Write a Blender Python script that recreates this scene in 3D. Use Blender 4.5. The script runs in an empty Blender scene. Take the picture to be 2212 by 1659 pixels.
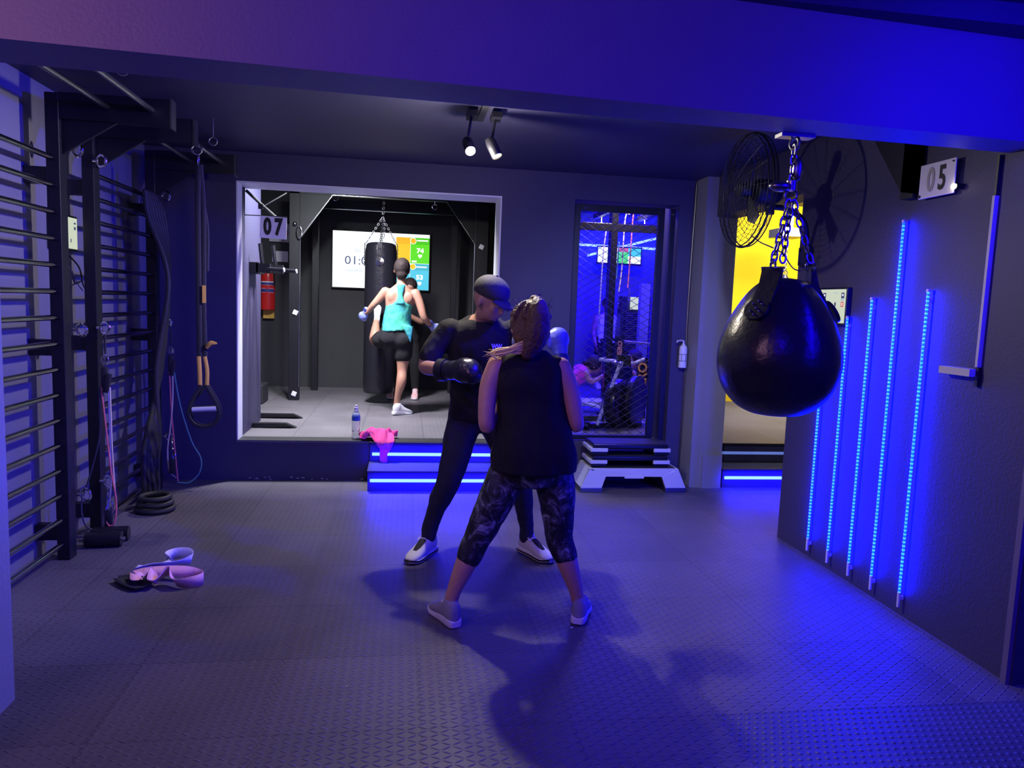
import bpy, bmesh, math, random
from mathutils import Vector, Matrix, noise
PI = math.pi
scene = bpy.context.scene
COL = scene.collection
V = Vector

# ------------------------------------------------------------ camera
yaw, pitch, roll = math.radians(8.43), math.radians(6.14), math.radians(-2.15)
fw = V((math.sin(yaw)*math.cos(pitch), math.cos(yaw)*math.cos(pitch), -math.sin(pitch)))
r0 = V((math.cos(yaw), -math.sin(yaw), 0)); d0 = fw.cross(r0)
rt = r0*math.cos(roll) + d0*math.sin(roll); dn = -r0*math.sin(roll) + d0*math.cos(roll)
cam = bpy.data.objects.new('camera', bpy.data.cameras.new('camera'))
COL.objects.link(cam); scene.camera = cam
cam.data.sensor_width = 36; cam.data.lens = 1600/2212*36; cam.data.clip_start = .05
cam.matrix_world = Matrix(((rt.x, -dn.x, -fw.x, 0), (rt.y, -dn.y, -fw.y, 0), (rt.z, -dn.z, -fw.z, 1.57), (0, 0, 0, 1)))

# ------------------------------------------------------------ world, exposure
w = bpy.data.worlds.new('world'); scene.world = w; w.use_nodes = True
w.node_tree.nodes['Background'].inputs[0].default_value = (.10, .08, .35, 1)
w.node_tree.nodes['Background'].inputs[1].default_value = .02
vs = scene.view_settings
vs.view_transform = 'Standard'; vs.look = 'None'; vs.exposure = 0; vs.gamma = 1; vs.use_curve_mapping = False

# ------------------------------------------------------------ lamps of the rooms and added fill lamps
def aim(o, p):
    o.rotation_euler = (V(p) - o.location).to_track_quat('-Z', 'Y').to_euler()
def area(name, loc, to, size, watt, col, sy=None, spread=PI):
    l = bpy.data.lights.new(name, 'AREA'); l.energy = watt; l.color = col; l.size = size
    l.spread = spread
    if sy: l.shape = 'RECTANGLE'; l.size_y = sy
    o = bpy.data.objects.new(name, l); COL.objects.link(o); o.location = loc; aim(o, to); return o
def spot(name, loc, to, watt, col, ang, r=.03, blend=.4):
    l = bpy.data.lights.new(name, 'SPOT'); l.energy = watt; l.color = col
    l.spot_size = math.radians(ang); l.spot_blend = blend; l.shadow_soft_size = r
    o = bpy.data.objects.new(name, l); COL.objects.link(o); o.location = loc; aim(o, to); return o
WARM = (1, .88, .70); BLUE = (.02, .01, 1)
def point(name, loc, watt, col, r=.03):
    l = bpy.data.lights.new(name, 'POINT'); l.energy = watt; l.color = col; l.shadow_soft_size = r
    o = bpy.data.objects.new(name, l); COL.objects.link(o); o.location = loc; return o
spot('ceiling_or_fill_spot', (.36, 4.46, 2.42), (.75, 2.2, 0), 60, WARM, 140)
spot('ceiling_or_fill_spot', (.50, 4.48, 2.42), (1.9, 4.0, .0), 34, WARM, 110)
point('ceiling_spot_glow', (.37, 4.46, 2.41), 32, (1, .90, .80))
spot('ceiling_or_fill_spot', (.30, 4.46, 2.44), (-2.1, 4.4, 1.2), 110, (1, .90, .88), 75, r=.03, blend=.6)
spot('ceiling_or_fill_spot', (-.6, 3.3, 2.6), (-1.0, 4.4, .3), 14, (1, .86, .88), 150, r=.06)
area('alcove_ceiling_light', (-.6, 7.25, 2.98), (-.5, 7.9, 0), .25, 75, (.92, .84, 1), spread=2.3)
area('alcove_ceiling_light', (-.85, 6.95, 2.98), (-1.4, 7.0, .8), .12, 95, (.86, .95, .92))
area('corridor_ceiling_light', (4.6, 7.8, 2.95), (5.2, 9.7, 1.2), .9, 170, (1, .97, .9))
area('gym_ceiling_light', (2.9, 9.0, 2.95), (2.7, 9.0, 0), 2.0, 600, (.012, .0, 1))
area('gym_ceiling_light', (2.2, 7.4, 2.9), (2.5, 8.6, 0), .3, 26, (1, .8, .85))
area('front_ceiling_light', (-1.9, .7, 2.7), (-1.0, 2.6, 2.5), .5, 27, (1, .48, .80))
area('front_ceiling_light', (.5, .5, 2.7), (.6, 2.7, 2.5), .7, 40, (.015, .0, 1))
spot('ceiling_or_fill_spot', (1.35, 3.3, 2.6), (2.05, 6.3, .9), 150, (.62, .66, 1), 62, r=.05, blend=.9)  # unseen fill lamp added behind the beam for pillar, bench and back wall
area('front_blue_strip_light', (2.5, 1.6, 2.2), (2.0, 3.6, .3), .05, 48, (.006, .0, 1), sy=1.6)
spot('added_blue_fill', (1.7, 3.35, 2.55), (-2.1, 4.5, 1.2), 520, (.01, .0, 1), 70, r=.04, blend=.7)  # unseen blue spot added behind the beam to brighten the left wall

# ------------------------------------------------------------ materials
def mat(name, col, rough=.6, metal=0, emis=None, es=0, bump=0, bs=200, vary=0, vs_=3, alpha=None, spec=.5, trans=0, coat=0):
    m = bpy.data.materials.new(name); m.use_nodes = True
    nt = m.node_tree; N = nt.nodes; L = nt.links; b = N['Principled BSDF']
    b.inputs['Base Color'].default_value = (*col, 1); b.inputs['Roughness'].default_value = rough
    b.inputs['Metallic'].default_value = metal; b.inputs['Specular IOR Level'].default_value = spec
    b.inputs['Transmission Weight'].default_value = trans; b.inputs['Coat Weight'].default_value = coat
    if emis:
        b.inputs['Emission Color'].default_value = (*emis, 1); b.inputs['Emission Strength'].default_value = es
    tc = N.new('ShaderNodeTexCoord')
    if vary:
        n = N.new('ShaderNodeTexNoise'); n.inputs['Scale'].default_value = vs_; n.inputs['Detail'].default_value = 6
        L.new(tc.outputs['Object'], n.inputs['Vector'])
        mx = N.new('ShaderNodeMix'); mx.data_type = 'RGBA'
        mx.inputs[6].default_value = (*[c*(1-vary) for c in col], 1); mx.inputs[7].default_value = (*[min(1, c*(1+vary)) for c in col], 1)
        L.new(n.outputs['Fac'], mx.inputs[0]); L.new(mx.outputs[2], b.inputs['Base Color'])
    if bump:
        n = N.new('ShaderNodeTexNoise'); n.inputs['Scale'].default_value = bs; n.inputs['Detail'].default_value = 4
        L.new(tc.outputs['Object'], n.inputs['Vector'])
        bp = N.new('ShaderNodeBump'); bp.inputs['Strength'].default_value = bump; bp.inputs['Distance'].default_value = .01
        L.new(n.outputs['Fac'], bp.inputs['Height']); L.new(bp.outputs['Normal'], b.inputs['Normal'])
    return m

def mat_floor(name, col, dots=False, grout=.575, x0=.09, y0=.30, s=.040):
    """interlocking foam tiles with a raised tread pattern"""
    m = bpy.data.materials.new(name); m.use_nodes = True
    nt = m.node_tree; N = nt.nodes; L = nt.links; b = N['Principled BSDF']
    b.inputs['Roughness'].default_value = .50; b.inputs['Specular IOR Level'].default_value = .45
    g = N.new('ShaderNodeNewGeometry'); sp = N.new('ShaderNodeSeparateXYZ'); L.new(g.outputs['Position'], sp.inputs[0])
    X, Y = sp.outputs[0], sp.outputs[1]
    def M(op, a, b_=None, c=None):
        n = N.new('ShaderNodeMath'); n.operation = op
        for i, v in enumerate((a, b_, c)):
            if v is None: continue
            if isinstance(v, (int, float)): n.inputs[i].default_value = v
            else: L.new(v, n.inputs[i])
        return n.outputs[0]
    u = M('DIVIDE', X, s); v = M('DIVIDE', Y, s*(.66 if not dots else 1))
    if dots:
        u2 = M('ADD', u, M('MULTIPLY', M('MODULO', M('FLOOR', M('ADD', v, 500)), 2), .5))
    else:
        u2 = u
    fu = M('SUBTRACT', M('FRACT', u2), .5); fv = M('SUBTRACT', M('FRACT', v), .5)
    if dots:
        r = M('SQRT', M('ADD', M('MULTIPLY', fu, fu), M('MULTIPLY', fv, fv)))
        mask = M('SUBTRACT', 1, M('SMOOTH_MIN', M('MULTIPLY', r, 3.4), 1, .2))
    else:
        par = M('MODULO', M('ADD', M('FLOOR', M('ADD', u, 600)), M('FLOOR', M('ADD', v, 900))), 2)
        sg = M('SUBTRACT', M('MULTIPLY', par, 2), 1)
        a = M('ADD', M('MULTIPLY', fu, 1), M('MULTIPLY', M('MULTIPLY', fv, sg), .9))
        c = M('SUBTRACT', M('MULTIPLY', fv, 1), M('MULTIPLY', M('MULTIPLY', fu, sg), .9))
        r = M('SQRT', M('ADD', M('POWER', M('MULTIPLY', a, 1.1), 2), M('POWER', M('MULTIPLY', c, 4.2), 2)))
        mask = M('SUBTRACT', 1, M('SMOOTH_MIN', M('MULTIPLY', r, 1.25), 1, .25))
    def seam(P, Q, o):
        w1 = M('MULTIPLY', M('SINE', M('MULTIPLY', Q, 2*PI/.05)), .007)
        q = M('FRACT', M('DIVIDE', M('ADD', M('SUBTRACT', P, o - 40*grout), w1), grout))
        d = M('MINIMUM', q, M('SUBTRACT', 1, q))
        return M('LESS_THAN', d, .0022/grout)
    sm = M('MAXIMUM', seam(X, Y, x0), seam(Y, X, y0))
    h = M('SUBTRACT', mask, M('MULTIPLY', sm, 1.6))
    bp = N.new('ShaderNodeBump'); bp.inputs['Strength'].default_value = 1.0; bp.inputs['Distance'].default_value = .006
    L.new(h, bp.inputs['Height']); L.new(bp.outputs['Normal'], b.inputs['Normal'])
    # each tile slightly different, dust and scuffs
    wn = N.new('ShaderNodeTexWhiteNoise'); wn.noise_dimensions = '2D'
    cb = N.new('ShaderNodeCombineXYZ')
    L.new(M('FLOOR', M('DIVIDE', M('SUBTRACT', X, x0 - 40*grout), grout)), cb.inputs[0]); L.new(M('FLOOR', M('DIVIDE', M('SUBTRACT', Y, y0 - 40*grout), grout)), cb.inputs[1])
    L.new(cb.outputs[0], wn.inputs['Vector'])
    nz = N.new('ShaderNodeTexNoise'); nz.inputs['Scale'].default_value = 2.2; nz.inputs['Detail'].default_value = 8; L.new(g.outputs['Position'], nz.inputs['Vector'])
    k = M('MULTIPLY', M('ADD', M('MULTIPLY', wn.outputs['Value'], .22), M('ADD', M('MULTIPLY', nz.outputs['Fac'], .7), .52)), M('SUBTRACT', 1, M('MULTIPLY', sm, .45)))
    k = M('MULTIPLY', k, M('ADD', .78, M('MULTIPLY', mask, .5)))  # bars paler and gaps darker: tread shading put into the colour
    cr = N.new('ShaderNodeVectorMath'); cr.operation = 'SCALE'; cr.inputs[0].default_value = col; L.new(k, cr.inputs['Scale'])
    L.new(cr.outputs[0], b.inputs['Base Color'])
    return m

M = {}
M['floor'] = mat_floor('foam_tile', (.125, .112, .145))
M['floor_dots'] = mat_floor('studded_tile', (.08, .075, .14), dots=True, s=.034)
M['floor_up'] = mat_floor('platform_tile', (.19, .18, .20), x0=.2, y0=.35)
M['wall'] = mat('dark_paint', (.044, .039, .095), .62, bump=.25, bs=60, vary=.15)
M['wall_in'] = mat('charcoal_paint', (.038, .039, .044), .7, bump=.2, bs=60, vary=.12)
M['wall_pale'] = mat('grey_paint', (.17, .165, .235), .45, bump=.25, bs=50, vary=.1)
M['wall_light'] = mat('pale_paint', (.26, .26, .34), .4, bump=.2, bs=50, vary=.08)
M['beam'] = mat('beam_paint', (.14, .11, .20), .55, bump=.15, bs=80, vary=.08)
M['ceil'] = mat('ceiling_paint', (.038, .036, .080), .55, bump=.2, bs=5, vary=.15)
M['yellow'] = mat('yellow_paint', (1.0, .66, .0), .8, vary=.02)
M['black'] = mat('black_powder_coat', (.007, .007, .011), .42, bump=.1, bs=300)
M['black_gloss'] = mat('black_gloss', (.010, .010, .014), .22)
M['rubber'] = mat('black_rubber', (.018, .018, .022), .6, bump=.2, bs=150)
M['steel'] = mat('steel', (.6, .6, .62), .25, 1)
M['steel_dark'] = mat('dark_steel', (.22, .22, .25), .35, 1)
M['chrome'] = mat('chrome', (.8, .8, .82), .12, 1)
M['white'] = mat('white_plastic', (.75, .75, .78), .45)
M['grey'] = mat('grey_plastic', (.55, .55, .6), .5, bump=.1, bs=200)
M['led'] = mat('led_blue', (.1, .1, .3), .4, emis=(.0, .0026, 1.0), es=140)
_n, _l = M['led'].node_tree.nodes, M['led'].node_tree.links
_g = _n.new('ShaderNodeNewGeometry'); _s = _n.new('ShaderNodeSeparateXYZ'); _l.new(_g.outputs['Position'], _s.inputs[0])
_m = _n.new('ShaderNodeMath'); _m.operation = 'MULTIPLY'; _m.inputs[1].default_value = 2*PI/.021; _l.new(_s.outputs[2], _m.inputs[0])
_q = _n.new('ShaderNodeMath'); _q.operation = 'SINE'; _l.new(_m.outputs[0], _q.inputs[0])
_r = _n.new('ShaderNodeValToRGB'); _l.new(_q.outputs[0], _r.inputs[0]); _l.new(_r.outputs[0], _n['Principled BSDF'].inputs['Emission Color'])
_r.color_ramp.elements[0].color = (0, .0012, .85, 1); _r.color_ramp.elements[0].position = .1; _r.color_ramp.elements[1].color = (.0006, .0056, 1, 1); _r.color_ramp.elements[1].position = .7
M['led_stair'] = mat('led_stair', (.1, .1, .3), .4, emis=(.42, .88, 1.0), es=1.0)
M['led_dim'] = mat('led_dim', (.30, .38, .75), .4, emis=(.15, .25, .8), es=.5)
M['led_room'] = mat('led_room', (.1, .1, .3), .4, emis=(.0045, .0075, 1.0), es=110)
M['lamp'] = mat('lamp_glass', (1, 1, 1), .4, emis=(1, .86, .6), es=14)
M['rung'] = mat('rung_metal', (.42, .42, .44), .16, 1)
M['rail'] = mat('rail_metal', (.45, .42, .5), .6)
M['leather'] = mat('black_leather', (.014, .014, .02), .30, bump=.35, bs=22)
M['cloth_black'] = mat('black_cloth', (.007, .007, .010), .9, bump=.4, bs=30)
M['pants'] = mat('dark_pants', (.020, .022, .05), .85, bump=.3, bs=30)
M['skin'] = mat('skin_light', (.62, .34, .25), .48, bump=.05, bs=120, vary=.08, vs_=20)
M['skin2'] = mat('skin_tan', (.42, .215, .145), .5, vary=.1, vs_=20)
M['skin3'] = mat('skin_warm', (.36, .20, .14), .5, vary=.1, vs_=20)
M['hair'] = mat('dark_hair', (.022, .012, .010), .75, bump=.6, bs=90)
M['hair_brown'] = mat('brown_hair', (.085, .042, .030), .48, bump=.8, bs=110)
M['hair_blonde'] = mat('blonde_hair', (.88, .66, .28), .4, bump=.8, bs=110)
M['cap'] = mat('cap_cloth', (.025, .026, .03), .8, bump=.2, bs=120)
M['shoe_white'] = mat('white_shoe_mesh', (.70, .70, .74), .6, bump=.3, bs=400)
M['shoe_sole'] = mat('white_foam_sole', (.82, .82, .85), .6)
M['shoe_grey'] = mat('grey_shoe_mesh', (.34, .34, .40), .6, bump=.3, bs=400)
M['shoe_pink'] = mat('pink_shoe_mesh', (.80, .48, .48), .6, bump=.3, bs=300)
M['sole_black'] = mat('black_sole', (.015, .015, .018), .5)
M['lace'] = mat('black_lace', (.02, .02, .025), .8)
M['teal'] = mat('teal_cloth', (.06, .48, .52), .8, bump=.5, bs=18, vary=.25, vs_=9)
_n, _l = M['teal'].node_tree.nodes, M['teal'].node_tree.links
_t = _n.new('ShaderNodeTexCoord'); _z = _n.new('ShaderNodeTexNoise'); _z.inputs['Scale'].default_value = 5; _l.new(_t.outputs['Object'], _z.inputs['Vector'])
_r = _n.new('ShaderNodeValToRGB'); _l.new(_z.outputs['Fac'], _r.inputs[0]); _l.new(_r.outputs[0], _n['Principled BSDF'].inputs['Base Color'])
_r.color_ramp.elements[0].color = (.03, .26, .46, 1); _r.color_ramp.elements[0].position = .38; _r.color_ramp.elements[1].color = (.07, .50, .34, 1); _r.color_ramp.elements[1].position = .62
M['pink'] = mat('pink_terry', (.85, .08, .34), .95, bump=.6, bs=260)
M['red'] = mat('red_paint', (.62, .02, .02), .3)
M['gold'] = mat('yellow_strap', (.72, .42, .08), .7)
M['paper'] = mat('white_card', (.78, .76, .86), .6)
M['ink'] = mat('black_ink', (.008, .008, .01), .6)
M['ink_lit'] = mat('lit_ink', (.42, .38, .34), .6)  # numeral ink lightened to show glare falling on the zero
M['navy'] = mat('navy_ink', (.03, .04, .25), .6)

def mat_leggings():
    m = bpy.data.materials.new('marbled_legging_cloth'); m.use_nodes = True
    N, L = m.node_tree.nodes, m.node_tree.links; b = N['Principled BSDF']; b.inputs['Roughness'].default_value = .75
    tc = N.new('ShaderNodeTexCoord'); n = N.new('ShaderNodeTexNoise'); n.inputs['Scale'].default_value = 11; n.inputs['Detail'].default_value = 9
    n.inputs['Roughness'].default_value = .68; n.inputs['Distortion'].default_value = 1.2
    L.new(tc.outputs['Object'], n.inputs['Vector'])
    r = N.new('ShaderNodeValToRGB'); L.new(n.outputs['Fac'], r.inputs[0])
    e = r.color_ramp.elements; e[0].position = .46; e[0].color = (.010, .010, .020, 1); e[1].position = .68; e[1].color = (.45, .48, .55, 1)
    x = r.color_ramp.elements.new(.55); x.color = (.06, .07, .10, 1)
    L.new(r.outputs[0], b.inputs['Base Color']); return m
M['leggings'] = mat_leggings()
def screen(name, col, es=1.0):
    return mat(name, (.02, .02, .02), .3, emis=col, es=es)
M['scr_white'] = screen('screen_white', (.86, .95, 1.0), 1.25)
M['scr_text'] = screen('screen_text', (.05, .06, .16), 1)
M['scr_grey'] = screen('screen_grey', (.40, .48, .58), 1)
M['scr_orange'] = screen('screen_orange', (1, .50, 0), 1)
M['scr_yellow'] = screen('screen_yellow', (1, .62, 0), 1)
M['scr_green'] = screen('screen_green', (.10, .78, .0), 1)
M['scr_green2'] = screen('screen_dark_green', (.06, .60, .0), 1)
M['scr_cyan'] = screen('screen_cyan', (.08, .62, .85), 1)
M['scr_cyan2'] = screen('screen_teal', (.05, .50, .66), 1)
M['scr_pale'] = screen('screen_pale', (.70, .78, .60), .85)
M['scr_red'] = screen('screen_red', (.75, .15, .12), .8)
M['scr_hot'] = screen('screen_pure_white', (1, 1, 1), 1.3)
M['band_pink'] = mat('pink_latex', (.78, .38, .50), .5, bump=.1)
M['band_lilac'] = mat('lilac_latex', (.62, .58, .82), .5, bump=.1)
M['band_red'] = mat('red_tube', (.75, .18, .20), .5)
M['band_cream'] = mat('cream_tube', (.72, .60, .45), .5)
M['band_teal'] = mat('teal_tube', (.10, .30, .28), .5)
M['band_violet'] = mat('violet_tube', (.45, .42, .75), .5)
M['band_black'] = mat('black_tube', (.03, .03, .05), .5)
M['water'] = mat('clear_plastic', (.9, .93, 1), .08, trans=.85)
M['label_blue'] = mat('blue_label', (.03, .10, .5), .4)
M['glove_blue'] = mat('blue_white_glove', (.20, .24, .62), .35, vary=.8, vs_=22)
M['orange_ink'] = mat('orange_letter_paint', (.85, .42, .08), .6, bump=.1)

# ------------------------------------------------------------ object helpers
def root_loc(p):
    while p is not None and p.parent is not None: p = p.parent
    return p.location.copy() if p is not None else V((0, 0, 0))
def thing(name, label, cat, loc=(0, 0, 0), group=None):
    o = bpy.data.objects.new(name, None); COL.objects.link(o); o.location = loc
    o.empty_display_size = .1; o['label'] = label; o['category'] = cat
    if group: o['group'] = group
    return o
def tag(o, label, cat, group=None):
    o['label'] = label; o['category'] = cat
    if group: o['group'] = group
    return o
def struct(o, label=None):
    o['kind'] = 'structure'
    if label: o['label'] = label
    return o
def pieces_of(me):
    """split a mesh into groups of islands that stand far apart"""
    import numpy as np
    nv = len(me.vertices); par = list(range(nv))
    def find(a):
        while par[a] != a: par[a] = par[par[a]]; a = par[a]
        return a
    for e in me.edges:
        a, b = find(e.vertices[0]), find(e.vertices[1])
        if a != b: par[a] = b
    roots = [find(i) for i in range(nv)]; ids = {r: k for k, r in enumerate(dict.fromkeys(roots))}
    isl = np.array([ids[r] for r in roots]); k = len(ids)
    if k < 2 or k > 900: return [me]
    co = np.zeros(nv*3); me.vertices.foreach_get('co', co); co = co.reshape(-1, 3)
    lo = np.full((k, 3), 1e9); hi = np.full((k, 3), -1e9); np.minimum.at(lo, isl, co); np.maximum.at(hi, isl, co)
    size = (hi-lo).max(1); gap = np.maximum(0, np.maximum(lo[:, None]-hi[None], lo[None]-hi[:, None]))
    near = np.sqrt((gap**2).sum(2)) <= np.maximum(.02, .5*np.maximum(size[:, None], size[None]))
    q = list(range(k))
    def f2(a):
        while q[a] != a: q[a] = q[q[a]]; a = q[a]
        return a
    for a, b in zip(*np.nonzero(np.triu(near, 1))):
        a, b = f2(int(a)), f2(int(b))
        if a != b: q[a] = b
    grp = [f2(i) for i in range(k)]; order = sorted(set(grp), key=lambda g: -sum(1 for i in isl if grp[i] == g))
    if len(order) < 2: return [me]
    out = []
    for g in order:
        b = bmesh.new(); b.from_mesh(me); b.verts.ensure_lookup_table()
        bmesh.ops.delete(b, geom=[b.verts[i] for i in range(nv) if grp[isl[i]] != g], context='VERTS')
        m2 = bpy.data.meshes.new(me.name); b.to_mesh(m2); b.free(); out.append(m2)
    return out
def link_mesh(name, me, m, parent=None, smooth=True, label=None):
    if parent is not None and parent.get('kind') != 'structure':
        ps = pieces_of(me)
        if len(ps) > 1:
            os_ = [link_one(name, p, m, parent, smooth, label) for p in ps]; return os_[0]
    return link_one(name, me, m, parent, smooth, label)
def link_one(name, me, m, parent=None, smooth=True, label=None):
    off = root_loc(parent)
    me.transform(Matrix.Translation(-off))
    o = bpy.data.objects.new(name, me); COL.objects.link(o)
    if parent is not None: o.parent = parent
    for mm in (m if isinstance(m, (list, tuple)) else [m]): me.materials.append(M[mm] if isinstance(mm, str) else mm)
    if label: o['label'] = label
    if smooth:
        for p in me.polygons: p.use_smooth = True
        try: me.set_sharp_from_angle(angle=math.radians(38))
        except Exception: pass
    return o
def dup(root, loc, label=None):
    r = root.copy(); COL.objects.link(r); r.location = loc
    if label: r['label'] = label
    for ch in list(root.children):
        c = ch.copy(); COL.objects.link(c); c.parent = r
        for g in list(ch.children):
            d = g.copy(); COL.objects.link(d); d.parent = c
    return r

def crom(P, n=6):
    """Catmull-Rom through tuples of numbers"""
    out = []; P = [tuple(p) for p in P]
    if len(P) < 3:
        for k in range(n+1):
            t = k/n; out.append(tuple(a*(1-t)+b*t for a, b in zip(P[0], P[1])))
        return out
    Q = [tuple(2*a-b for a, b in zip(P[0], P[1]))] + P + [tuple(2*a-b for a, b in zip(P[-1], P[-2]))]
    for i in range(1, len(Q)-2):
        for k in range(n):
            t = k/n; p0, p1, p2, p3 = Q[i-1], Q[i], Q[i+1], Q[i+2]
            out.append(tuple(.5*((2*b)+(-a+c)*t+(2*a-5*b+4*c-d)*t*t+(-a+3*b-3*c+d)*t**3) for a, b, c, d in zip(p0, p1, p2, p3)))
    out.append(P[-1]); return out

class MB:
    def __init__(s): s.bm = bmesh.new(); s.mi = 0
    def face(s, vs):
        try:
            f = s.bm.faces.new(vs); f.material_index = s.mi; return f
        except ValueError: return None
    def box(s, lo, hi, rot=None, piv=None, bev=0):
        b2 = bmesh.new(); bmesh.ops.create_cube(b2, size=1)
        lo, hi = V(lo), V(hi); c = (lo+hi)/2; d = hi-lo
        for v in b2.verts: v.co = V((v.co.x*d.x, v.co.y*d.y, v.co.z*d.z))
        if bev: bmesh.ops.bevel(b2, geom=b2.edges[:], offset=bev, segments=2, affect='EDGES', profile=.5)
        for v in b2.verts:
            p = v.co + c
            if rot is not None:
                q = V(piv) if piv is not None else c
                p = rot @ (p - q) + q
            v.co = p
        s.merge(b2); return s
    def merge(s, b2):
        mp = {v: s.bm.verts.new(v.co) for v in b2.verts}
        for f in b2.faces: s.face([mp[v] for v in f.verts])
        b2.free()
    def ring(s, c, u, v, n=16, p=2.0, ph=0):
        out = []
        for k in range(n):
            a = 2*PI*k/n + ph; ca, sa = math.cos(a), math.sin(a)
            if p != 2: ca = math.copysign(abs(ca)**(2/p), ca); sa = math.copysign(abs(sa)**(2/p), sa)
            out.append(s.bm.verts.new(V(c)+V(u)*ca+V(v)*sa))
        return out
    def skin(s, rings, cap=True):
        for a, b in zip(rings, rings[1:]):
            n = len(a)
            for k in range(n): s.face([a[k], a[(k+1) % n], b[(k+1) % n], b[k]])
        if cap: s.face(list(reversed(rings[0]))); s.face(rings[-1])
        return s
    def tube(s, pts, r, n=10, smooth=0, round_=False, flat=1.0, up=None):
        """pts: list of points; r: number or list of radii"""
        R = r if isinstance(r, (list, tuple)) else [r]*len(pts)
        P = [(*V(p), q) for p, q in zip(pts, R)]
        if smooth: P = crom(P, smooth)
        C = [V(p[:3]) for p in P]; rr = [max(.0004, p[3]) for p in P]
        if round_:
            t0 = (C[0]-C[1]).normalized(); t1 = (C[-1]-C[-2]).normalized()
            h0, h1 = rr[0], rr[-1]
            pre = [(C[0]+t0*h0*math.sin(a), h0*math.cos(a)) for a in (1.45, 1.1, .75, .4)]
            post = [(C[-1]+t1*h1*math.sin(a), h1*math.cos(a)) for a in (.4, .75, 1.1, 1.45)]
            C = [p[0] for p in pre]+C+[p[0] for p in post]; rr = [p[1] for p in pre]+rr+[p[1] for p in post]
        t = (C[1]-C[0]).normalized(); a = V(up) if up is not None else (V((0, 0, 1)) if abs(t.z) < .9 else V((0, 1, 0)))
        u = (a - t*a.dot(t)).normalized(); rings = []
        for i, c in enumerate(C):
            if i == 0: t = C[1]-C[0]
            elif i == len(C)-1: t = C[-1]-C[-2]
            else: t = C[i+1]-C[i-1]
            t.normalize(); u = (u - t*u.dot(t)).normalized(); v = t.cross(u)
            rings.append(s.ring(c, u*rr[i], v*rr[i]*flat, n))
        return s.skin(rings)
    def cyl(s, a, b, r, n=20, r2=None): return s.tube([a, b], [r, r if r2 is None else r2], n)
    def loft(s, rings, n=24, k=5, p=2.0):
        """rings: (center, half-x vector, half-y vector)"""
        P = [(*V(c), *V(u), *V(v)) for c, u, v in rings]
        P = crom(P, k) if k else P
        return s.skin([s.ring(q[:3], q[3:6], q[6:9], n, p) for q in P])
    def ell(s, c, rad, rot=None, n=20, m=12):
        c = V(c); rings = []
        for i in range(1, m):
            th = PI*i/m; z = math.cos(th); r = math.sin(th)
            ring = []
            for k in range(n):
                a = 2*PI*k/n; q = V((rad[0]*r*math.cos(a), rad[1]*r*math.sin(a), -rad[2]*z))
                if rot is not None: q = rot @ q
                ring.append(s.bm.verts.new(c+q))
            rings.append(ring)
        q0 = V((0, 0, -rad[2])); q1 = V((0, 0, rad[2]))
        if rot is not None: q0 = rot @ q0; q1 = rot @ q1
        a, b = s.bm.verts.new(c+q0), s.bm.verts.new(c+q1)
        for x, y in zip(rings, rings[1:]):
            for k in range(n): s.face([x[k], x[(k+1) % n], y[(k+1) % n], y[k]])
        for k in range(n):
            s.face([a, rings[0][(k+1) % n], rings[0][k]]); s.face([b, rings[-1][k], rings[-1][(k+1) % n]])
        return s
    def torus(s, c, ax, R, r, n=24, m=8, sx=1.0, up=None, a0=0, a1=2*PI):
        ax = V(ax).normalized(); a = V(up) if up is not None else (V((0, 0, 1)) if abs(ax.z) < .9 else V((1, 0, 0)))
        u = (a-ax*a.dot(ax)).normalized(); v = ax.cross(u); full = abs(a1-a0-2*PI) < 1e-4; rings = []
        for k in range(n if full else n+1):
            t = a0+(a1-a0)*k/n; c2 = V(c)+u*R*sx*math.cos(t)+v*R*math.sin(t)
            rd = (u*math.cos(t)+v*math.sin(t))
            rings.append(s.ring(c2, rd*r, ax*r, m))
        if full:
            for a_, b_ in zip(rings, rings[1:]+rings[:1]):
                for k in range(m): s.face([a_[k], a_[(k+1) % m], b_[(k+1) % m], b_[k]])
        else: s.skin(rings)
        return s
    def lathe(s, prof, c, n=32, ax=(0, 0, 1)):
        ax = V(ax).normalized(); a = V((0, 0, 1)) if abs(ax.z) < .9 else V((1, 0, 0))
        u = (a-ax*a.dot(ax)).normalized(); v = ax.cross(u)
        return s.skin([s.ring(V(c)+ax*z, u*max(r, .0003), v*max(r, .0003), n) for r, z in prof])
    def prism(s, pts, ext):
        a = [s.bm.verts.new(V(p)) for p in pts]; b = [s.bm.verts.new(V(p)+V(ext)) for p in pts]; n = len(a)
        s.face(list(reversed(a))); s.face(b)
        for k in range(n): s.face([a[k], a[(k+1) % n], b[(k+1) % n], b[k]])
        return s
    def mesh(s, name):
        bmesh.ops.recalc_face_normals(s.bm, faces=s.bm.faces[:])
        me = bpy.data.meshes.new(name); s.bm.to_mesh(me); s.bm.free(); return me
    def build(s, name, m, parent=None, smooth=True, label=None):
        return link_mesh(name, s.mesh(name), m, parent, smooth, label)
    def organic(s, name, m, parent=None, voxel=.011, it=6, rough=0, rs=9, label=None, fac=.5):
        """fuse the closed pieces into one continuous surface"""
        me = s.mesh(name+'_raw'); o = bpy.data.objects.new('tmp', me); COL.objects.link(o)
        md = o.modifiers.new('r', 'REMESH'); md.mode = 'VOXEL'; md.voxel_size = voxel
        if it:
            sm = o.modifiers.new('s', 'SMOOTH'); sm.factor = fac; sm.iterations = it
        dg = bpy.context.evaluated_depsgraph_get(); dg.update()
        me2 = bpy.data.meshes.new_from_object(o.evaluated_get(dg)); me2.name = name
        bpy.data.objects.remove(o); bpy.data.meshes.remove(me); me2.materials.clear()
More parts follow.
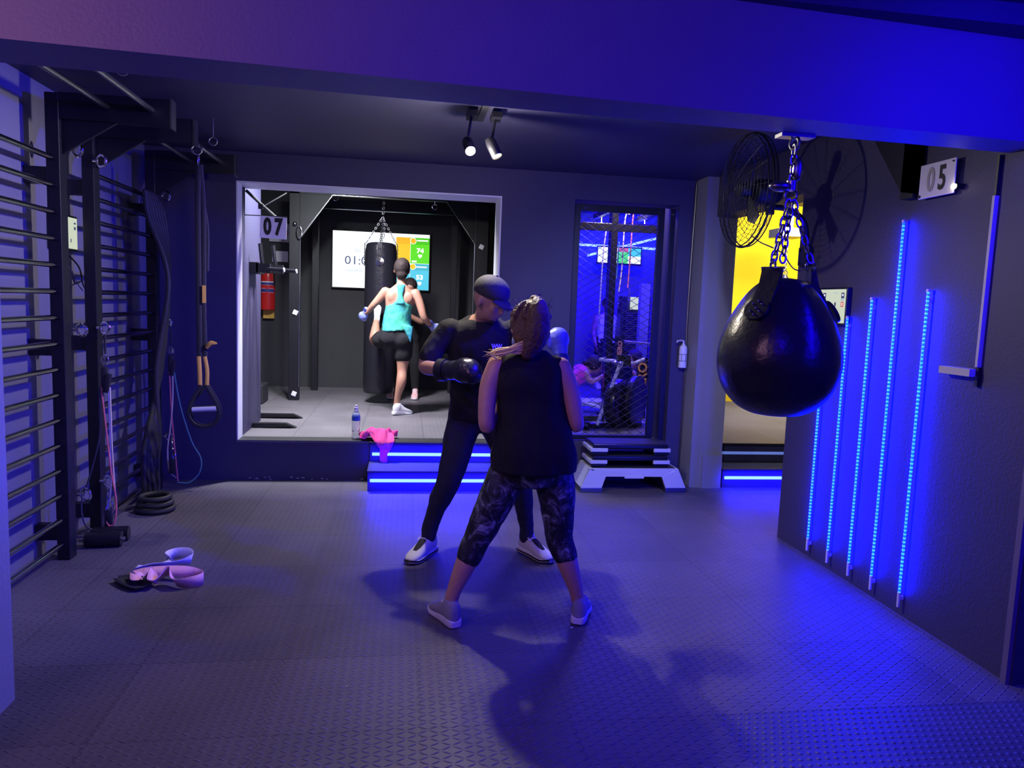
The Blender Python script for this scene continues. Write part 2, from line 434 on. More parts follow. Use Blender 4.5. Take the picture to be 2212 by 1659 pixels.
        if rough:
            ns = [v.normal.copy() for v in me2.vertices]
            for v, nn in zip(me2.vertices, ns):
                q = V((v.co.x*rs, v.co.y*rs, v.co.z*rs*.8))
                v.co += nn*rough*(noise.noise(q)+.5*noise.noise(q*2.3))
        ob = link_mesh(name, me2, m, parent, False, label)
        for p in me2.polygons: p.use_smooth = True
        return ob

def text(s, size, origin, right, up, m, parent, name, squeeze=1, align='CENTER', depth=.0015, thick=0):
    cu = bpy.data.curves.new('t', 'FONT'); cu.body = s; cu.size = size; cu.align_x = align; cu.align_y = 'CENTER'
    cu.extrude = depth/2; cu.offset = thick; cu.resolution_u = 3
    o = bpy.data.objects.new('t', cu); COL.objects.link(o)
    dg = bpy.context.evaluated_depsgraph_get(); dg.update()
    me = bpy.data.meshes.new_from_object(o.evaluated_get(dg)); bpy.data.objects.remove(o); me.materials.clear()
    r, u = V(right).normalized(), V(up).normalized(); nn = r.cross(u)
    for v in me.vertices:
        v.co = V(origin) + r*v.co.x*squeeze + u*v.co.y + nn*v.co.z
    return link_mesh(name, me, m, parent, False)

def chain(mb, pts, L=.04, W=.022, r=.0035):
    """links along a polyline"""
    P = [V(p) for p in pts]; d = [0]
    for a, b in zip(P, P[1:]): d.append(d[-1]+(b-a).length)
    n = max(2, int(d[-1]/(L*.74))); k = 0
    for i in range(n):
        t = (i+.5)/n*d[-1]
        while k < len(d)-2 and d[k+1] < t: k += 1
        f = (t-d[k])/max(1e-6, d[k+1]-d[k]); c = P[k].lerp(P[k+1], f); tg = (P[k+1]-P[k]).normalized()
        sd = tg.cross(V((0, 1, 0)) if abs(tg.y) < .9 else V((1, 0, 0))).normalized()
        ax = sd if i % 2 else tg.cross(sd).normalized()
        mb.torus(c, ax, W/2, r, 12, 6, sx=L/W, up=tg)
    return mb
# ============================================================ the rooms
def S(name, boxes, m, extra=None):
    b = MB()
    for lo, hi in boxes: b.box(lo, hi)
    if extra: extra(b)
    return struct(b.build(name, m, smooth=False))
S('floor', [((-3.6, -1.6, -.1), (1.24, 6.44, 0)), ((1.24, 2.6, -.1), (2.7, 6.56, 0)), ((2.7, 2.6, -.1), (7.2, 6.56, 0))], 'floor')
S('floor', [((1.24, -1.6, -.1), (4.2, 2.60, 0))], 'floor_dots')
S('floor', [((-1.379, 6.445, .24), (.809, 7.5, .34)), ((-2.6, 7.5, .24), (1.45, 10.6, .34)), ((1.45, 6.62, .24), (2.7, 11.8, .34)), ((2.7, 6.56, .24), (7.2, 11.8, .34))], 'floor_up')
S('wall_left', [((-2.28, 2.5, 0), (-2.08, 6.44, 2.72))], 'wall_pale')
# back wall with two openings onto the raised platform
S('wall_back', [((-2.28, 6.44, 0), (-1.38, 7.5, 3.05)), ((-1.38, 6.44, 2.49), (.81, 6.80, 3.05)),
                ((.81, 6.44, 0), (1.45, 6.80, 3.05)), ((1.45, 6.44, 2.50), (2.40, 6.7, 3.05)),
                ((-1.38, 6.44, 0), (-.27, 6.60, .325)), ((1.45, 6.44, 0), (2.40, 6.6, .36)),
                ((2.40, 6.44, 0), (2.55, 7.0, 3.05))], 'wall')
S('trim_lit_reveal', [((-1.38, 6.445, 2.476), (.81, 6.80, 2.489)), ((.797, 6.445, .342), (.809, 6.80, 2.476)), ((-1.379, 6.442, .342), (-1.370, 6.62, 2.476))], 'white')  # pale lining added so the underside and jambs look lit
S('trim_1', [((-1.375, 6.445, .325), (.805, 6.62, .342))], 'rubber')
S('wall_pillar', [((2.55, 6.19, 0), (2.84, 6.75, 2.72))], 'wall_light')
S('wall_right', [((2.65, 2.72, 0), (2.85, 4.78, 2.72)), ((2.65, 4.78, 2.385), (2.85, 6.19, 2.72))], 'wall')
S('wall_passage', [((2.84, 6.6, 2.9), (7.2, 6.7, 3.1)), ((7.1, 3.0, 0), (7.3, 9.8, 3.0)), ((2.85, 2.9, 0), (7.2, 3.05, 3.0))], 'wall')
S('wall_yellow', [((4.4, 9.7, .3), (7.2, 9.85, 3.1))], 'yellow')
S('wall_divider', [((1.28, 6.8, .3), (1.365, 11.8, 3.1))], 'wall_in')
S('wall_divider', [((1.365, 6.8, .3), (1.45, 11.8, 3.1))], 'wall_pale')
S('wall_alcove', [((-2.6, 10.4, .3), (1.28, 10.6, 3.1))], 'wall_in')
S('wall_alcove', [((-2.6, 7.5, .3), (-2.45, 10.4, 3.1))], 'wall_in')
b = MB(); b.prism([(2.70, 6.72, .3), (2.84, 6.72, .3), (4.42, 9.72, .3), (5.0, 11.8, .3), (4.9, 11.8, .3), (4.28, 9.75, .3)], (0, 0, 2.8)); struct(b.build('wall_slanted', 'wall_pale', smooth=False))
S('wall_gym', [((1.45, 11.7, .3), (4.95, 11.8, 3.1))], 'wall_pale')
S('ceiling', [((-2.3, 2.7, 2.72), (7.2, 6.44, 2.85)), ((-2.6, 6.44, 3.05), (7.2, 11.8, 3.15)), ((-3.6, -1.6, 2.80), (4.2, 2.7, 2.9))], 'ceil')
S('wall_front', [((-3.6, -1.7, 0), (4.2, -1.6, 2.8)), ((-3.7, -1.7, 0), (-3.6, 2.6, 2.8)), ((4.2, -1.7, 0), (4.3, 3.0, 2.8))], 'wall_pale')
bm_ = MB()
bm_.prism([(-2.6, 2.476, 2.32), (3.3, 2.884, 2.32), (3.3, 3.065, 2.32), (-2.6, 2.78, 2.32)], (0, 0, .47))
struct(bm_.build('ceiling_beam', 'beam', smooth=False))['label'] = 'broad painted beam across the top of the opening'
S('wall_column', [((-2.7, 2.2, 0), (-1.44, 2.92, 2.33))], 'wall_light')
S('wall_column', [((2.63, 2.73, 0), (3.4, 2.76, 2.33)), ((3.4, 2.6, 0), (4.2, 3.0, 2.8))], 'beam')
# stairs up to the platform, each with a light line in the riser
def stair(name, label, x0, x1, yf, yb, leds, grp):
    t = struct(thing(name, label, 'stairs', (x0, yf, 0))); del t['category']
    b = MB(); b.box((x0, yf, 0), (x1, yb, .158)); b.build('step', 'wall', t, False)
    b = MB(); b.box((x0-.004, yf-.012, .158), (x1+.004, yb, .172)); b.build('tread', 'rubber', t, False)
    b = MB(); b.box((x0, yb, .172), (x1, yb+.02, .322)); b.build('riser', 'wall', t, False)
    b = MB(); b.box((x0-.004, yb-.012, .322), (x1+.004, yb+.02, .341)); b.build('nosing', 'rubber', t, False)
    return t
stair('stairs', 'two dark steps with blue light lines up to the bag area', -.27, .80, 6.05, 6.42, None, None)
stair('stairs', 'two dark steps with blue light lines up to the yellow room', 2.86, 3.9, 6.19, 6.54, None, None)
def led_line(x0, x1, y, z, m, label, h=.026):
    b = MB(); b.box((x0, y-.006, z), (x1, y, z+h)); o = b.build('stair_light', m, smooth=False)
    if m == 'led_stair':
        c_ = (x0+x1)/2
        for yy, zz, ty, tz, p_ in ((y-.10, z+.015, y, z+.01, 7), (y-.05, z+.06, y-.30, z-.2, 14)):
            a_ = area('stair_light_lamp', (c_, yy, zz), (c_, ty, tz), x1-x0, p_, (.006, 0, 1), sy=.02)
    return tag(o, label, 'light', 'light lines on the stair risers')
led_line(-.25, .78, 6.42, .222, 'led_stair', 'upper glowing light line on the steps to the bag area')
led_line(-.25, .78, 6.05, .078, 'led_stair', 'lower glowing light line on the steps to the bag area')
led_line(2.88, 3.88, 6.54, .235, 'led_dim', 'upper faint light line on the steps to the yellow room')
led_line(2.88, 3.88, 6.19, .078, 'led_stair', 'lower bright light line on the steps to the yellow room')
# small plinth on pillar foot
S('trim_2', [((2.655, 6.165, 0), (2.835, 6.19, .30))], 'wall_light')
# cable running up the pillar edge
b = MB(); b.tube([(2.535, 6.43, .05), (2.54, 6.42, .9), (2.532, 6.43, 1.6), (2.54, 6.42, 2.7)], .006, 6, smooth=6)
tag(b.build('cable', 'steel_dark'), 'thin cable running up the dark corner beside the pillar', 'cable')

# ------------------------------------------------------------ blue light tubes on the right wall
order = ['leftmost, mostly hidden by the bag', 'second from the left, under the wall screen', 'middle of the five, shorter', 'fourth and tallest', 'rightmost and nearest']
for (yy, z0, z1), od in zip([(4.35, .13, 1.30), (4.12, .13, 1.56), (3.90, .13, 1.67), (3.685, .13, 2.08), (3.445, .13, 1.71)], order):
    t = thing('light_tube', f'glowing blue wall light tube, {od}', 'light', (2.63, yy, .05), 'blue light tubes on the right wall')
    n_ = int((z1-z0)/.011); b = MB(); b.lathe([(.0078 if k % 2 else .0056, k*(z1-z0)/n_) for k in range(n_+1)], (2.625, yy, z0), 10); b.build('tube', 'led', t, False)
    b = MB(); b.cyl((2.625, yy, .05), (2.625, yy, z0), .008, 10, .009); b.cyl((2.625, yy, z1), (2.625, yy, z1+.015), .010, 10); b.build('end_cap', 'white', t)
    b = MB(); b.box((2.63, yy-.006, .09), (2.65, yy+.006, .11)); b.box((2.63, yy-.006, z1-.05), (2.65, yy+.006, z1-.03)); b.build('clip', 'white', t)

# ------------------------------------------------------------ track with two spotlights
t = thing('track_spotlight', 'black ceiling track with two lit spotlights', 'light', (.44, 4.5, 2.72))
b = MB(); b.box((.42, 4.38, 2.695), (.46, 4.76, 2.72)); b.build('track', 'black', t, False)
for sx, dr in ((.355, V((.12, -.72, -.62))), (.50, V((.35, -.30, -.80)))):
    dr.normalize(); p = V((sx, 4.52, 2.50)); b = MB()
    b.cyl((sx, 4.56, 2.56), (sx+.02, 4.57, 2.70), .008, 8); b.box((sx-.01, 4.50, 2.668), (sx+.05, 4.64, 2.70)); b.build('stem', 'black', t)
    b = MB(); b.lathe([(.001, -.001), (.028, .0), (.033, .03), (.033, .115), (.030, .12), (.030, .105), (.0, .10)], p-dr*.05, 20, dr)
    h = b.build('lamp_head', 'black', t)
    b = MB(); b.lathe([(.0, 0), (.028, .0), (.028, .004), (.0, .0045)], p+dr*.058, 20, dr); b.build('lamp_glass', 'lamp', h)

# ------------------------------------------------------------ wall bars
RX = -1.92
def wall_bars(label, ya, yb, rings_at, near):
    t = thing('stall_bars', label, 'wall bars', (RX, (ya+yb)/2, 0), 'wall bars with cantilever arms')
    for y in (ya, yb):
        b = MB(); b.box((-1.955, y-.045, 0), (-1.885, y+.045, 2.62), bev=.004); b.build('post', 'black', t, False)
        b = MB()
        for z in (.16, 1.23, 2.18): b.box((-2.078, y-.03, z-.045), (-1.955, y+.03, z+.045))
        br = b.build('wall_bracket', 'black', t, False)
        b = MB(); b.box((-1.885, y-.04, 2.485), (-1.31, y+.04, 2.625)); b.prism([(-1.885, y-.012, 2.30), (-1.885, y-.012, 2.485), (-1.60, y-.012, 2.485)], (0, .024, 0))
        b.build('arm', 'black', t, False)
        b = MB(); b.box((-1.312, y-.043, 2.47), (-1.302, y+.043, 2.63)); b.build('arm_end_plate', 'steel_dark', t, False)
    k = 0; z = .10
    while z < 2.3:
        b = MB(); b.cyl((RX, ya+.045, z), (RX, yb-.045, z), .0155, 12); b.build('rung', 'rung', t); z += .1447
    for x in (-1.64, -1.41):
        b = MB(); b.cyl((x, ya+.04, 2.565), (x, yb-.04, 2.565), .016, 12); b.build('pull_up_bar', 'steel', t)
    for y, zz in rings_at:
        b = MB(); b.cyl((-1.885, y, zz), (-1.866, y, zz), .010, 10); b.torus((-1.836, y, zz), (.45, 1, 0), .034, .0085, 24, 8); b.build('eye_ring', 'chrome', t)
    return t
wall_bars('near set of black wall bars cut by the left column', 3.30, 4.52, [(4.585, 2.34), (4.585, 1.33), (4.585, .36)], True)
wall_bars('far set of black wall bars with ropes and bands', 4.975, 6.10, [(4.92, 2.34), (4.92, 1.33), (4.92, .36), (6.16, 2.30), (6.16, 1.33), (6.16, .42)], False)
# small eye hooks on the ceiling over the arms
for x, y, l in ((-1.30, 3.75, 'steel eye hook on the ceiling between the near bars'), (-1.28, 5.30, 'steel eye hook on the ceiling above the hanging straps')):
    b = MB(); b.cyl((x, y, 2.60), (x, y, 2.72), .004, 8); b.torus((x, y, 2.572), (0, 1, 0), .026, .004, 20, 8)
    tag(b.build('eye_hook', 'steel'), l, 'hook')

# battle rope hung over the far bars
t = thing('battle_rope', 'thick black rope hanging in strands over the far wall bars', 'rope', (-1.86, 5.8, 0))
b = MB(); random.seed(3)
for k in range(7):
    y0 = 5.98-.035*k; y1 = 5.62+.02*k
    pts = [(-1.865, y0, 2.28), (-1.80-.008*k, y0+.02, 2.1), (-1.775+.01*k, y0+.01, 1.65), (-1.80, (y0*.7+y1*.3), 1.0), (-1.85+.01*k, y1+.02, .45), (-1.85+.03*(k % 3), y1, .05)]
    Q = crom([(*p,) for p in pts], 10)
    b.tube([p[:3] for p in Q], [.019+.0018*math.sin(i*1.9) for i in range(len(Q))], 9, round_=True)
b.build('strand', 'rubber', t)
b = MB()
for k in range(3): b.torus((-1.74, 5.5, .022+.04*k), (0, 0, 1), .12-.012*k, .019, 28, 9)
b.build('coil', 'rubber', t)

# suspension trainer
t = thing('suspension_trainer', 'black and yellow suspension straps hanging by the back wall', 'exercise strap', (-1.38, 5.4, .64))
b = MB(); b.torus((-1.41, 5.4, 2.53), (0, 1, 0), .032, .006, 20, 8); b.torus((-1.40, 5.4, 2.46), (1, 0, 0), .018, .004, 16, 6, sx=1.9); b.build('carabiner', 'chrome', t)
def strap(mb, pts, wd=.019, th=.002):
    return mb.tube(pts, wd, 8, smooth=5, flat=th/wd*2.5, up=(1, 0, 0))
b = MB(); strap(b, [(-1.40, 5.4, 2.43), (-1.405, 5.39, 2.1), (-1.40, 5.39, 1.13)]); strap(b, [(-1.39, 5.4, 2.43), (-1.372, 5.4, 2.1), (-1.375, 5.40, 1.5), (-1.365, 5.39, 1.13)])
strap(b, [(-1.38, 5.41, 2.20), (-1.35, 5.41, 2.0), (-1.352, 5.41, 1.72)], .014); b.build('strap', 'rubber', t)
b = MB(); b.box((-1.375, 5.372, 1.50), (-1.352, 5.378, 1.62)); strap(b, [(-1.405, 5.385, 1.13), (-1.40, 5.385, 1.03), (-1.398, 5.385, .93)], .015); strap(b, [(-1.365, 5.385, 1.13), (-1.35, 5.385, 1.03), (-1.352, 5.385, .93)], .014)
b.tube([(-1.35, 5.37, 1.19), (-1.32, 5.36, 1.225), (-1.275, 5.35, 1.225)], [.011, .017, .006], 8, smooth=4, flat=.5); b.build('yellow_section', 'gold', t, label='yellow webbing section')
for dy in (0, .05):
    b = MB(); b.tube([(-1.39+dy*.4, 5.385+dy, .93), (-1.46, 5.385+dy, .80), (-1.475, 5.385+dy, .72), (-1.44, 5.39+dy, .655), (-1.375, 5.39+dy, .635), (-1.31, 5.39+dy, .655), (-1.275, 5.385+dy, .72), (-1.29, 5.385+dy, .80), (-1.36, 5.385+dy, .93)], .013, 8, smooth=5, flat=.6)
    h = b.build('foot_loop', 'rubber', t)
    b = MB(); b.cyl((-1.45, 5.385+dy, .755), (-1.29, 5.385+dy, .765), .018, 14); b.build('handle', 'grey' if dy == 0 else 'rubber', h)

# resistance tube sets
def bands(label, p, cols, drop):
    x, y, z = p
    t = thing('resistance_tube_set', label, 'resistance bands', (x, y, z-drop), 'resistance tubes clipped to the wall bars')
    b = MB(); b.tube([(x, y, z), (x, y, z-.12)], .007, 8); b.build('hanging_strap', 'rubber', t)
    b = MB()
    for k in range(3): b.torus((x+.012*(k-1), y-.01, z-.16), (.3*(k-1), 1, 0), .012, .003, 14, 6, sx=2.2)
    b.build('clip', 'chrome', t)
    b = MB(); b.box((x-.02, y-.03, z-.33), (x+.02, y, z-.20), bev=.008); b.box((x+.0, y-.035, z-.36), (x+.034, y-.01, z-.24), rot=Matrix.Rotation(.2, 3, 'Y'), bev=.006); b.build('cuff', 'rubber', t)
    for m, pts in cols:
        b = MB(); b.tube([(x+a, y-.02+c, z-d) for a, c, d in pts], .0055, 8, smooth=7, round_=True); b.build('tube', m, t)
    return t
bands('resistance tubes hanging from the middle post, pink, cream and violet', (-1.83, 4.90, 1.29), [
    ('band_red', [(-.02, 0, .33), (.0, 0, .55), (.03, -.01, .85), (.06, -.02, 1.03), (.055, -.03, 1.17), (.02, -.03, 1.20), (-.01, -.02, 1.14)]),
    ('band_cream', [(.03, 0, .33), (.035, 0, .7), (.045, 0, .95), (.05, -.01, 1.07), (.01, -.02, 1.17)]),
    ('band_violet', [(.022, .0, .33), (.026, 0, .7), (.02, 0, 1.0), (-.01, -.01, 1.12), (-.012, -.02, 1.19)]),
    ('band_black', [(-.03, 0, .33), (-.035, 0, .62), (-.09, -.02, .88), (-.13, -.05, 1.04), (-.11, -.07, 1.17), (-.06, -.07, 1.22)])], 1.25)
bands('resistance tubes hanging from the far post with a wide teal loop', (-1.81, 6.15, 1.27), [
    ('band_red', [(-.01, 0, .30), (.0, 0, .6), (.02, 0, .9), (.05, -.02, 1.2)]),
    ('band_cream', [(.015, 0, .30), (.012, 0, .55), (-.005, 0, .75), (-.03, 0, .95), (-.02, 0, 1.12), (.03, 0, 1.18)]),
    ('band_teal', [(.02, 0, .30), (.07, 0, .6), (.15, 0, .88), (.22, 0, 1.02), (.215, -.02, 1.13), (.14, -.03, 1.21), (.05, -.03, 1.21)])], 1.23)
for (x, y, z), l in (((-1.82, 4.88, .36), 'cuffs clipped to the low ring of the middle post'), ((-1.80, 6.12, .42), 'cuffs clipped to the low ring of the far post')):
    t = thing('ankle_cuff', l, 'cuff', (x, y, z-.2), 'cuffs clipped to the low rings')
    b = MB(); b.torus((x, y, z-.065), (1, 0, 0), .016, .0035, 14, 6, sx=2.4); b.torus((x+.015, y-.01, z-.15), (.4, 1, 0), .014, .0035, 14, 6, sx=2); b.build('clip', 'chrome', t)
    b = MB(); b.box((x-.02, y-.03, z-.29), (x+.025, y, z-.17), bev=.008); b.build('pad', 'rubber', t)

# padded roller pair on the floor
t = thing('padded_roller', 'black padded rollers lying on the floor by the middle post', 'roller', (-1.80, 4.74, 0))
for y, z, l in ((4.70, .05, 0), (4.82, .045, 0)):
    b = MB(); b.tube([(-1.89, y, z), (-1.69, y+.02, z)], .045, 20); b.build('pad', 'black_gloss', t)
b = MB(); b.cyl((-1.92, 4.69, .05), (-1.67, 4.715, .05), .012, 12); b.build('axle', 'steel', t)

# wall screens
def tablet(label, y0, y1, z0, z1, x, face, items, cat='screen'):
    """face=+1 looks towards +X"""
    t = thing('wall_screen', label, cat, (x, (y0+y1)/2, z0))
    b = MB(); b.box((min(x, x+face*.03), y0-.012, z0-.014), (max(x, x+face*.03), y1+.012, z1+.012), bev=.004); b.build('bezel', 'black', t, False)
    xs = x+face*.0305
    b = MB(); b.box((min(xs, xs+face*.002), y0, z0), (max(xs, xs+face*.002), y1, z1)); d = b.build('display', 'scr_pale', t, False)
    W, H = y1-y0, z1-z0
    for (m, a0, b0, a1, b1) in items:       # fractions from the viewer's left, bottom
        if face < 0: ya, yb = y1-a0*W, y1-a1*W
        else: ya, yb = y0+a0*W, y0+a1*W
        b = MB(); b.box((min(xs+face*.002, xs+face*.0035), min(ya, yb), z0+b0*H), (max(xs+face*.002, xs+face*.0035), max(ya, yb), z0+b1*H)); b.build('page_mark', m, d, False)
    return t
IT = []
for o in (0, .5):
    IT += [('scr_grey', .20+o-.03, .88, .33+o-.03, .90), ('scr_text', .39+o, .73, .465+o, .90), ('scr_hot', .41+o, .80, .445+o, .86), ('scr_grey', .385+o, .66, .465+o, .71),
           ('scr_text', .225+o, .42, .245+o, .62), ('scr_text', .215+o, .52, .255+o, .60), ('scr_text', .19+o, .34, .235+o, .38), ('scr_text', .232+o, .38, .26+o, .41),
           ('scr_red', .39+o, .48, .455+o, .63), ('scr_hot', .405+o, .52, .44+o, .545), ('scr_hot', .405+o, .565, .44+o, .59)]
tablet('small wall screen showing exercise figures above the blue tubes', 4.145, 4.54, 1.53, 1.735, 2.65, -1, IT)
tablet('small pale screen on the left wall behind the bars', 4.76, 5.08, 1.81, 2.0, -2.08, 1, [('scr_text', .86, .62, .93, .72), ('scr_text', .86, .80, .93, .86), ('scr_text', .70, .2, .73, .32)])
b = MB(); b.tube([(-2.06, 4.95, 1.78), (-2.03, 5.05, 1.70), (-2.05, 5.15, 1.60), (-2.06, 5.22, 1.56)], .005, 6, smooth=5)
b.tube([(-2.06, 4.90, 1.78), (-2.02, 4.92, 1.66), (-2.04, 5.02, 1.60), (-2.06, 5.18, 1.62)], .005, 6, smooth=5)
tag(b.build('cable', 'rubber'), 'loose black cable hanging under the left wall screen', 'cable')

# ------------------------------------------------------------ right wall fittings
t = thing('wall_fan', 'round black wire fan on a bracket by the yellow room', 'fan', (2.64, 4.66, 1.95))
c = V((2.12, 4.52, 2.335)); b = MB(); R = .345
for s_, bulge in ((-1, .075), (1, .055)):
    for r in [R*(k/13) for k in range(2, 14)]:
        x = c.x+s_*(bulge*(1-(r/R)**2)+.03); b.torus((x, c.y, c.z), (1, 0, 0), r, .0016 if r < R else .004, 44, 5)
    for k in range(16):
        a = 2*PI*k/16; pts = []
        for q in (.12, .4, .7, 1): r = R*q; pts.append((c.x+s_*(bulge*(1-q*q)+.03), c.y+r*math.cos(a), c.z+r*math.sin(a)))
        b.tube(pts, .0016, 5)
b.torus(c, (1, 0, 0), R+.004, .007, 48, 8)
b.build('wire_cage', 'black', t)
b = MB(); b.lathe([(0, -.06), (.045, -.055), (.05, .0), (.05, .01), (0, .012)], c, 20, (1, 0, 0))
for k in range(3):
    a = 2*PI*k/3; u_ = V((0, math.cos(a), math.sin(a))); v_ = V((0, -math.sin(a), math.cos(a)))
    P = [c+u_*.04-v_*.02, c+u_*.22-v_*.05+V((.02, 0, 0)), c+u_*.25+V((.0, 0, 0)), c+u_*.21+v_*.03-V((.02, 0, 0)), c+u_*.04+v_*.02]
    b.prism(P, (.004, 0, 0))
b.build('blade', 'black', t, False)
b = MB(); b.lathe([(0, 0), (.07, .005), (.08, .03), (.08, .13), (.06, .17), (0, .175)], (2.165, 4.52, 2.335), 24, (1, 0, 0)); b.build('motor', 'black', t)
b = MB(); b.tube([(2.30, 4.54, 2.25), (2.42, 4.55, 2.24), (2.55, 4.58, 2.18), (2.61, 4.63, 2.06), (2.625, 4.66, 1.95)], .018, 12, smooth=6); b.cyl((2.29, 4.53, 2.20), (2.29, 4.53, 2.29), .028, 14); b.build('arm', 'black', t)
b = MB(); b.box((2.615, 4.60, 1.90), (2.65, 4.73, 2.02), bev=.004)
for dy in (-.045, .045):
    for dz in (-.04, .04): b.cyl((2.61, 4.665+dy, 1.96+dz), (2.616, 4.665+dy, 1.96+dz), .008, 8)
b.build('mounting_plate', 'black', t, False)
b = MB(); b.tube([(2.16, 4.50, 2.06), (2.24, 4.52, 2.02), (2.40, 4.56, 1.97), (2.52, 4.62, 1.88), (2.60, 4.66, 1.86)], .004, 6, smooth=6); b.build('cord', 'rubber', t)

t = thing('number_sign', 'tilted white number sign 05 on the right wall', 'sign', (2.62, 3.45, 2.19))
b = MB(); b.box((2.615, 3.325, 2.185), (2.622, 3.575, 2.355), bev=.002); b.build('plate', 'paper', t, False)
text('0', .165, (2.613, 3.49, 2.268), (0, -1, 0), (0, 0, 1), 'ink_lit', t, 'numeral', .68, thick=.004)
text('5', .165, (2.613, 3.41, 2.268), (0, -1, 0), (0, 0, 1), 'ink', t, 'numeral', .68, thick=.004)
b = MB(); b.cyl((2.609, 3.565, 2.198), (2.65, 3.565, 2.198), .008, 10); b.cyl((2.609, 3.34, 2.34), (2.65, 3.34, 2.34), .004, 10); b.build('screw', 'black', t)
t = thing('sign_bracket', 'black angled shape on the wall behind the 05 sign', 'bracket', (2.64, 3.65, 2.2))
b = MB(); b.box((2.60, 3.60, 2.20), (2.65, 3.70, 2.72)); b.prism([(2.60, 3.70, 2.24), (2.60, 3.60, 2.22), (2.60, 3.60, 2.60), (2.60, 4.0, 2.72), (2.60, 4.1, 2.72)], (.05, 0, 0)); b.build('plate', 'black', t, False)  # upright black plate with a slanted wedge up to the ceiling
t = thing('wall_light', 'tiny glowing dot beside the 05 sign', 'light', (2.63, 3.31, 2.2))
b = MB(); b.cyl((2.65, 3.31, 2.215), (2.61, 3.31, 2.215), .014, 14); b.build('housing', 'black', t)
b = MB(); b.ell((2.604, 3.312, 2.213), (.008, .016, .014)); b.build('lens', 'lamp', t)  # glowing dot capping the short black tube
t = thing('wall_rail', 'pale metal rail with a foot plate at the right wall end', 'rail', (2.63, 3.08, 1.31))
b = MB(); b.box((2.628, 3.075, 1.36), (2.65, 3.09, 2.14)); b.build('rail', 'rail', t, False)
b = MB(); b.box((2.632, 3.075, 2.14), (2.65, 3.088, 2.32)); b.box((2.632, 3.07, 1.27), (2.65, 3.09, 1.36)); b.build('rail_end', 'black', t, False)
b = MB(); b.box((2.60, 3.085, 1.315), (2.65, 3.285, 1.35)); b.build('foot_plate', 'rail', t, False)
b = MB(); b.box((2.62, 4.585, 1.74), (2.65, 4.64, 1.86), bev=.012); tag(b.build('wall_switch', 'black_gloss', smooth=False), 'black rounded switch box on the wall above the small screen', 'switch')

# ------------------------------------------------------------ teardrop bag
HX, HY = 1.605, 3.0
t = thing('teardrop_punching_bag', 'big black teardrop punching bag on chains under the beam', 'punching bag', (HX, HY, 1.13))
prof = [(.02, 1.135), (.10, 1.14), (.17, 1.175), (.225, 1.24), (.253, 1.32), (.258, 1.39), (.247, 1.46), (.222, 1.53), (.19, 1.59), (.155, 1.645), (.115, 1.69), (.075, 1.715), (.02, 1.725)]
prof = crom(prof, 4)
b = MB(); b.lathe(prof, (HX, HY, 0), 64)
for v in b.bm.verts:
    a = math.atan2(v.co.y-HY, v.co.x-HX); k = max(0, (v.co.z-1.42)/.3)
    f = 1+.02*k*math.cos(9*a+1); v.co.x = HX+(v.co.x-HX)*f; v.co.y = HY+(v.co.y-HY)*f
bag = b.build('leather_body', 'leather', t)
tabs = [(-2.55, .13), (-.2, .13), (1.6, .13)]
for a, r in tabs:
    d = V((math.cos(a), math.sin(a), 0)); b = MB()
    side = V((-d.y, d.x, 0))
    pts = [(d*.215, 1.545), (d*.165, 1.64), (d*.135, 1.69), (d*.115, 1.76), (d*.095, 1.765), (d*.10, 1.69), (d*.13, 1.62)]
    b.prism([V((HX, HY, z))+p-side*.042 for p, z in pts], side*.084); tb = b.build('hanging_tab', 'leather', t)
    b = MB(); n_ = V((d.x, d.y, .62)).normalized(); cc = V((HX, HY, 0))+d*.205+V((0, 0, 1.585))
    b.lathe([(0, 0), (.052, .0), (.052, .012), (0, .014)], cc, 24, n_); pt = b.build('rivet_patch', 'leather', t)
    b = MB(); uu = side; ww = n_.cross(side)
    for i, j in ((-.02, .02), (.02, .02), (-.02, -.015), (.02, -.015), (0, .035), (0, 0), (0, -.03)): b.ell(cc+n_*.014+uu*i+ww*j, (.0045, .0045, .0045), n=8, m=6)
    b.build('rivet', 'chrome', pt)
    b = MB(); tp = V((HX, HY, 1.765))+d*.105; b.torus(tp+V((0, 0, .012)), side, .02, .0045, 18, 8); b.cyl(tp-side*.05+V((0, 0, -.004)), tp+side*.05+V((0, 0, -.004)), .006, 10); b.build('ring', 'chrome', t)
    b = MB(); chain(b, [tp+V((0, 0, .03)), V((HX, HY, 2.05))+d*.012], .046, .026, .0042); b.build('chain', 'steel_dark', t)
    if a == -2.55:
        b = MB(); chain(b, [tp+side*.04+V((0, 0, .02)), V((HX+.01, HY, 2.04))+d*.01], .046, .026, .0042); b.build('chain', 'steel_dark', t)
b = MB(); b.torus((HX, HY, 2.07), (0, 1, 0), .026, .006, 20, 8); b.cyl((HX, HY, 2.09), (HX, HY, 2.13), .022, 16); b.ell((HX-.05, HY, 2.105), (.05, .035, .022)); b.build('swivel', 'steel_dark', t)
b = MB(); chain(b, [(HX, HY, 2.12), (HX, HY, 2.275)], .05, .028, .005); b.ell((HX+.02, HY, 2.18), (.022, .022, .05)); b.build('chain', 'steel_dark', t)
b = MB(); b.torus((HX, HY, 2.285), (1, .3, 0), .024, .007, 20, 8); b.box((HX-.075, HY-.03, 2.306), (HX+.075, HY+.03, 2.32)); b.build('ceiling_hook', 'steel_dark', t)

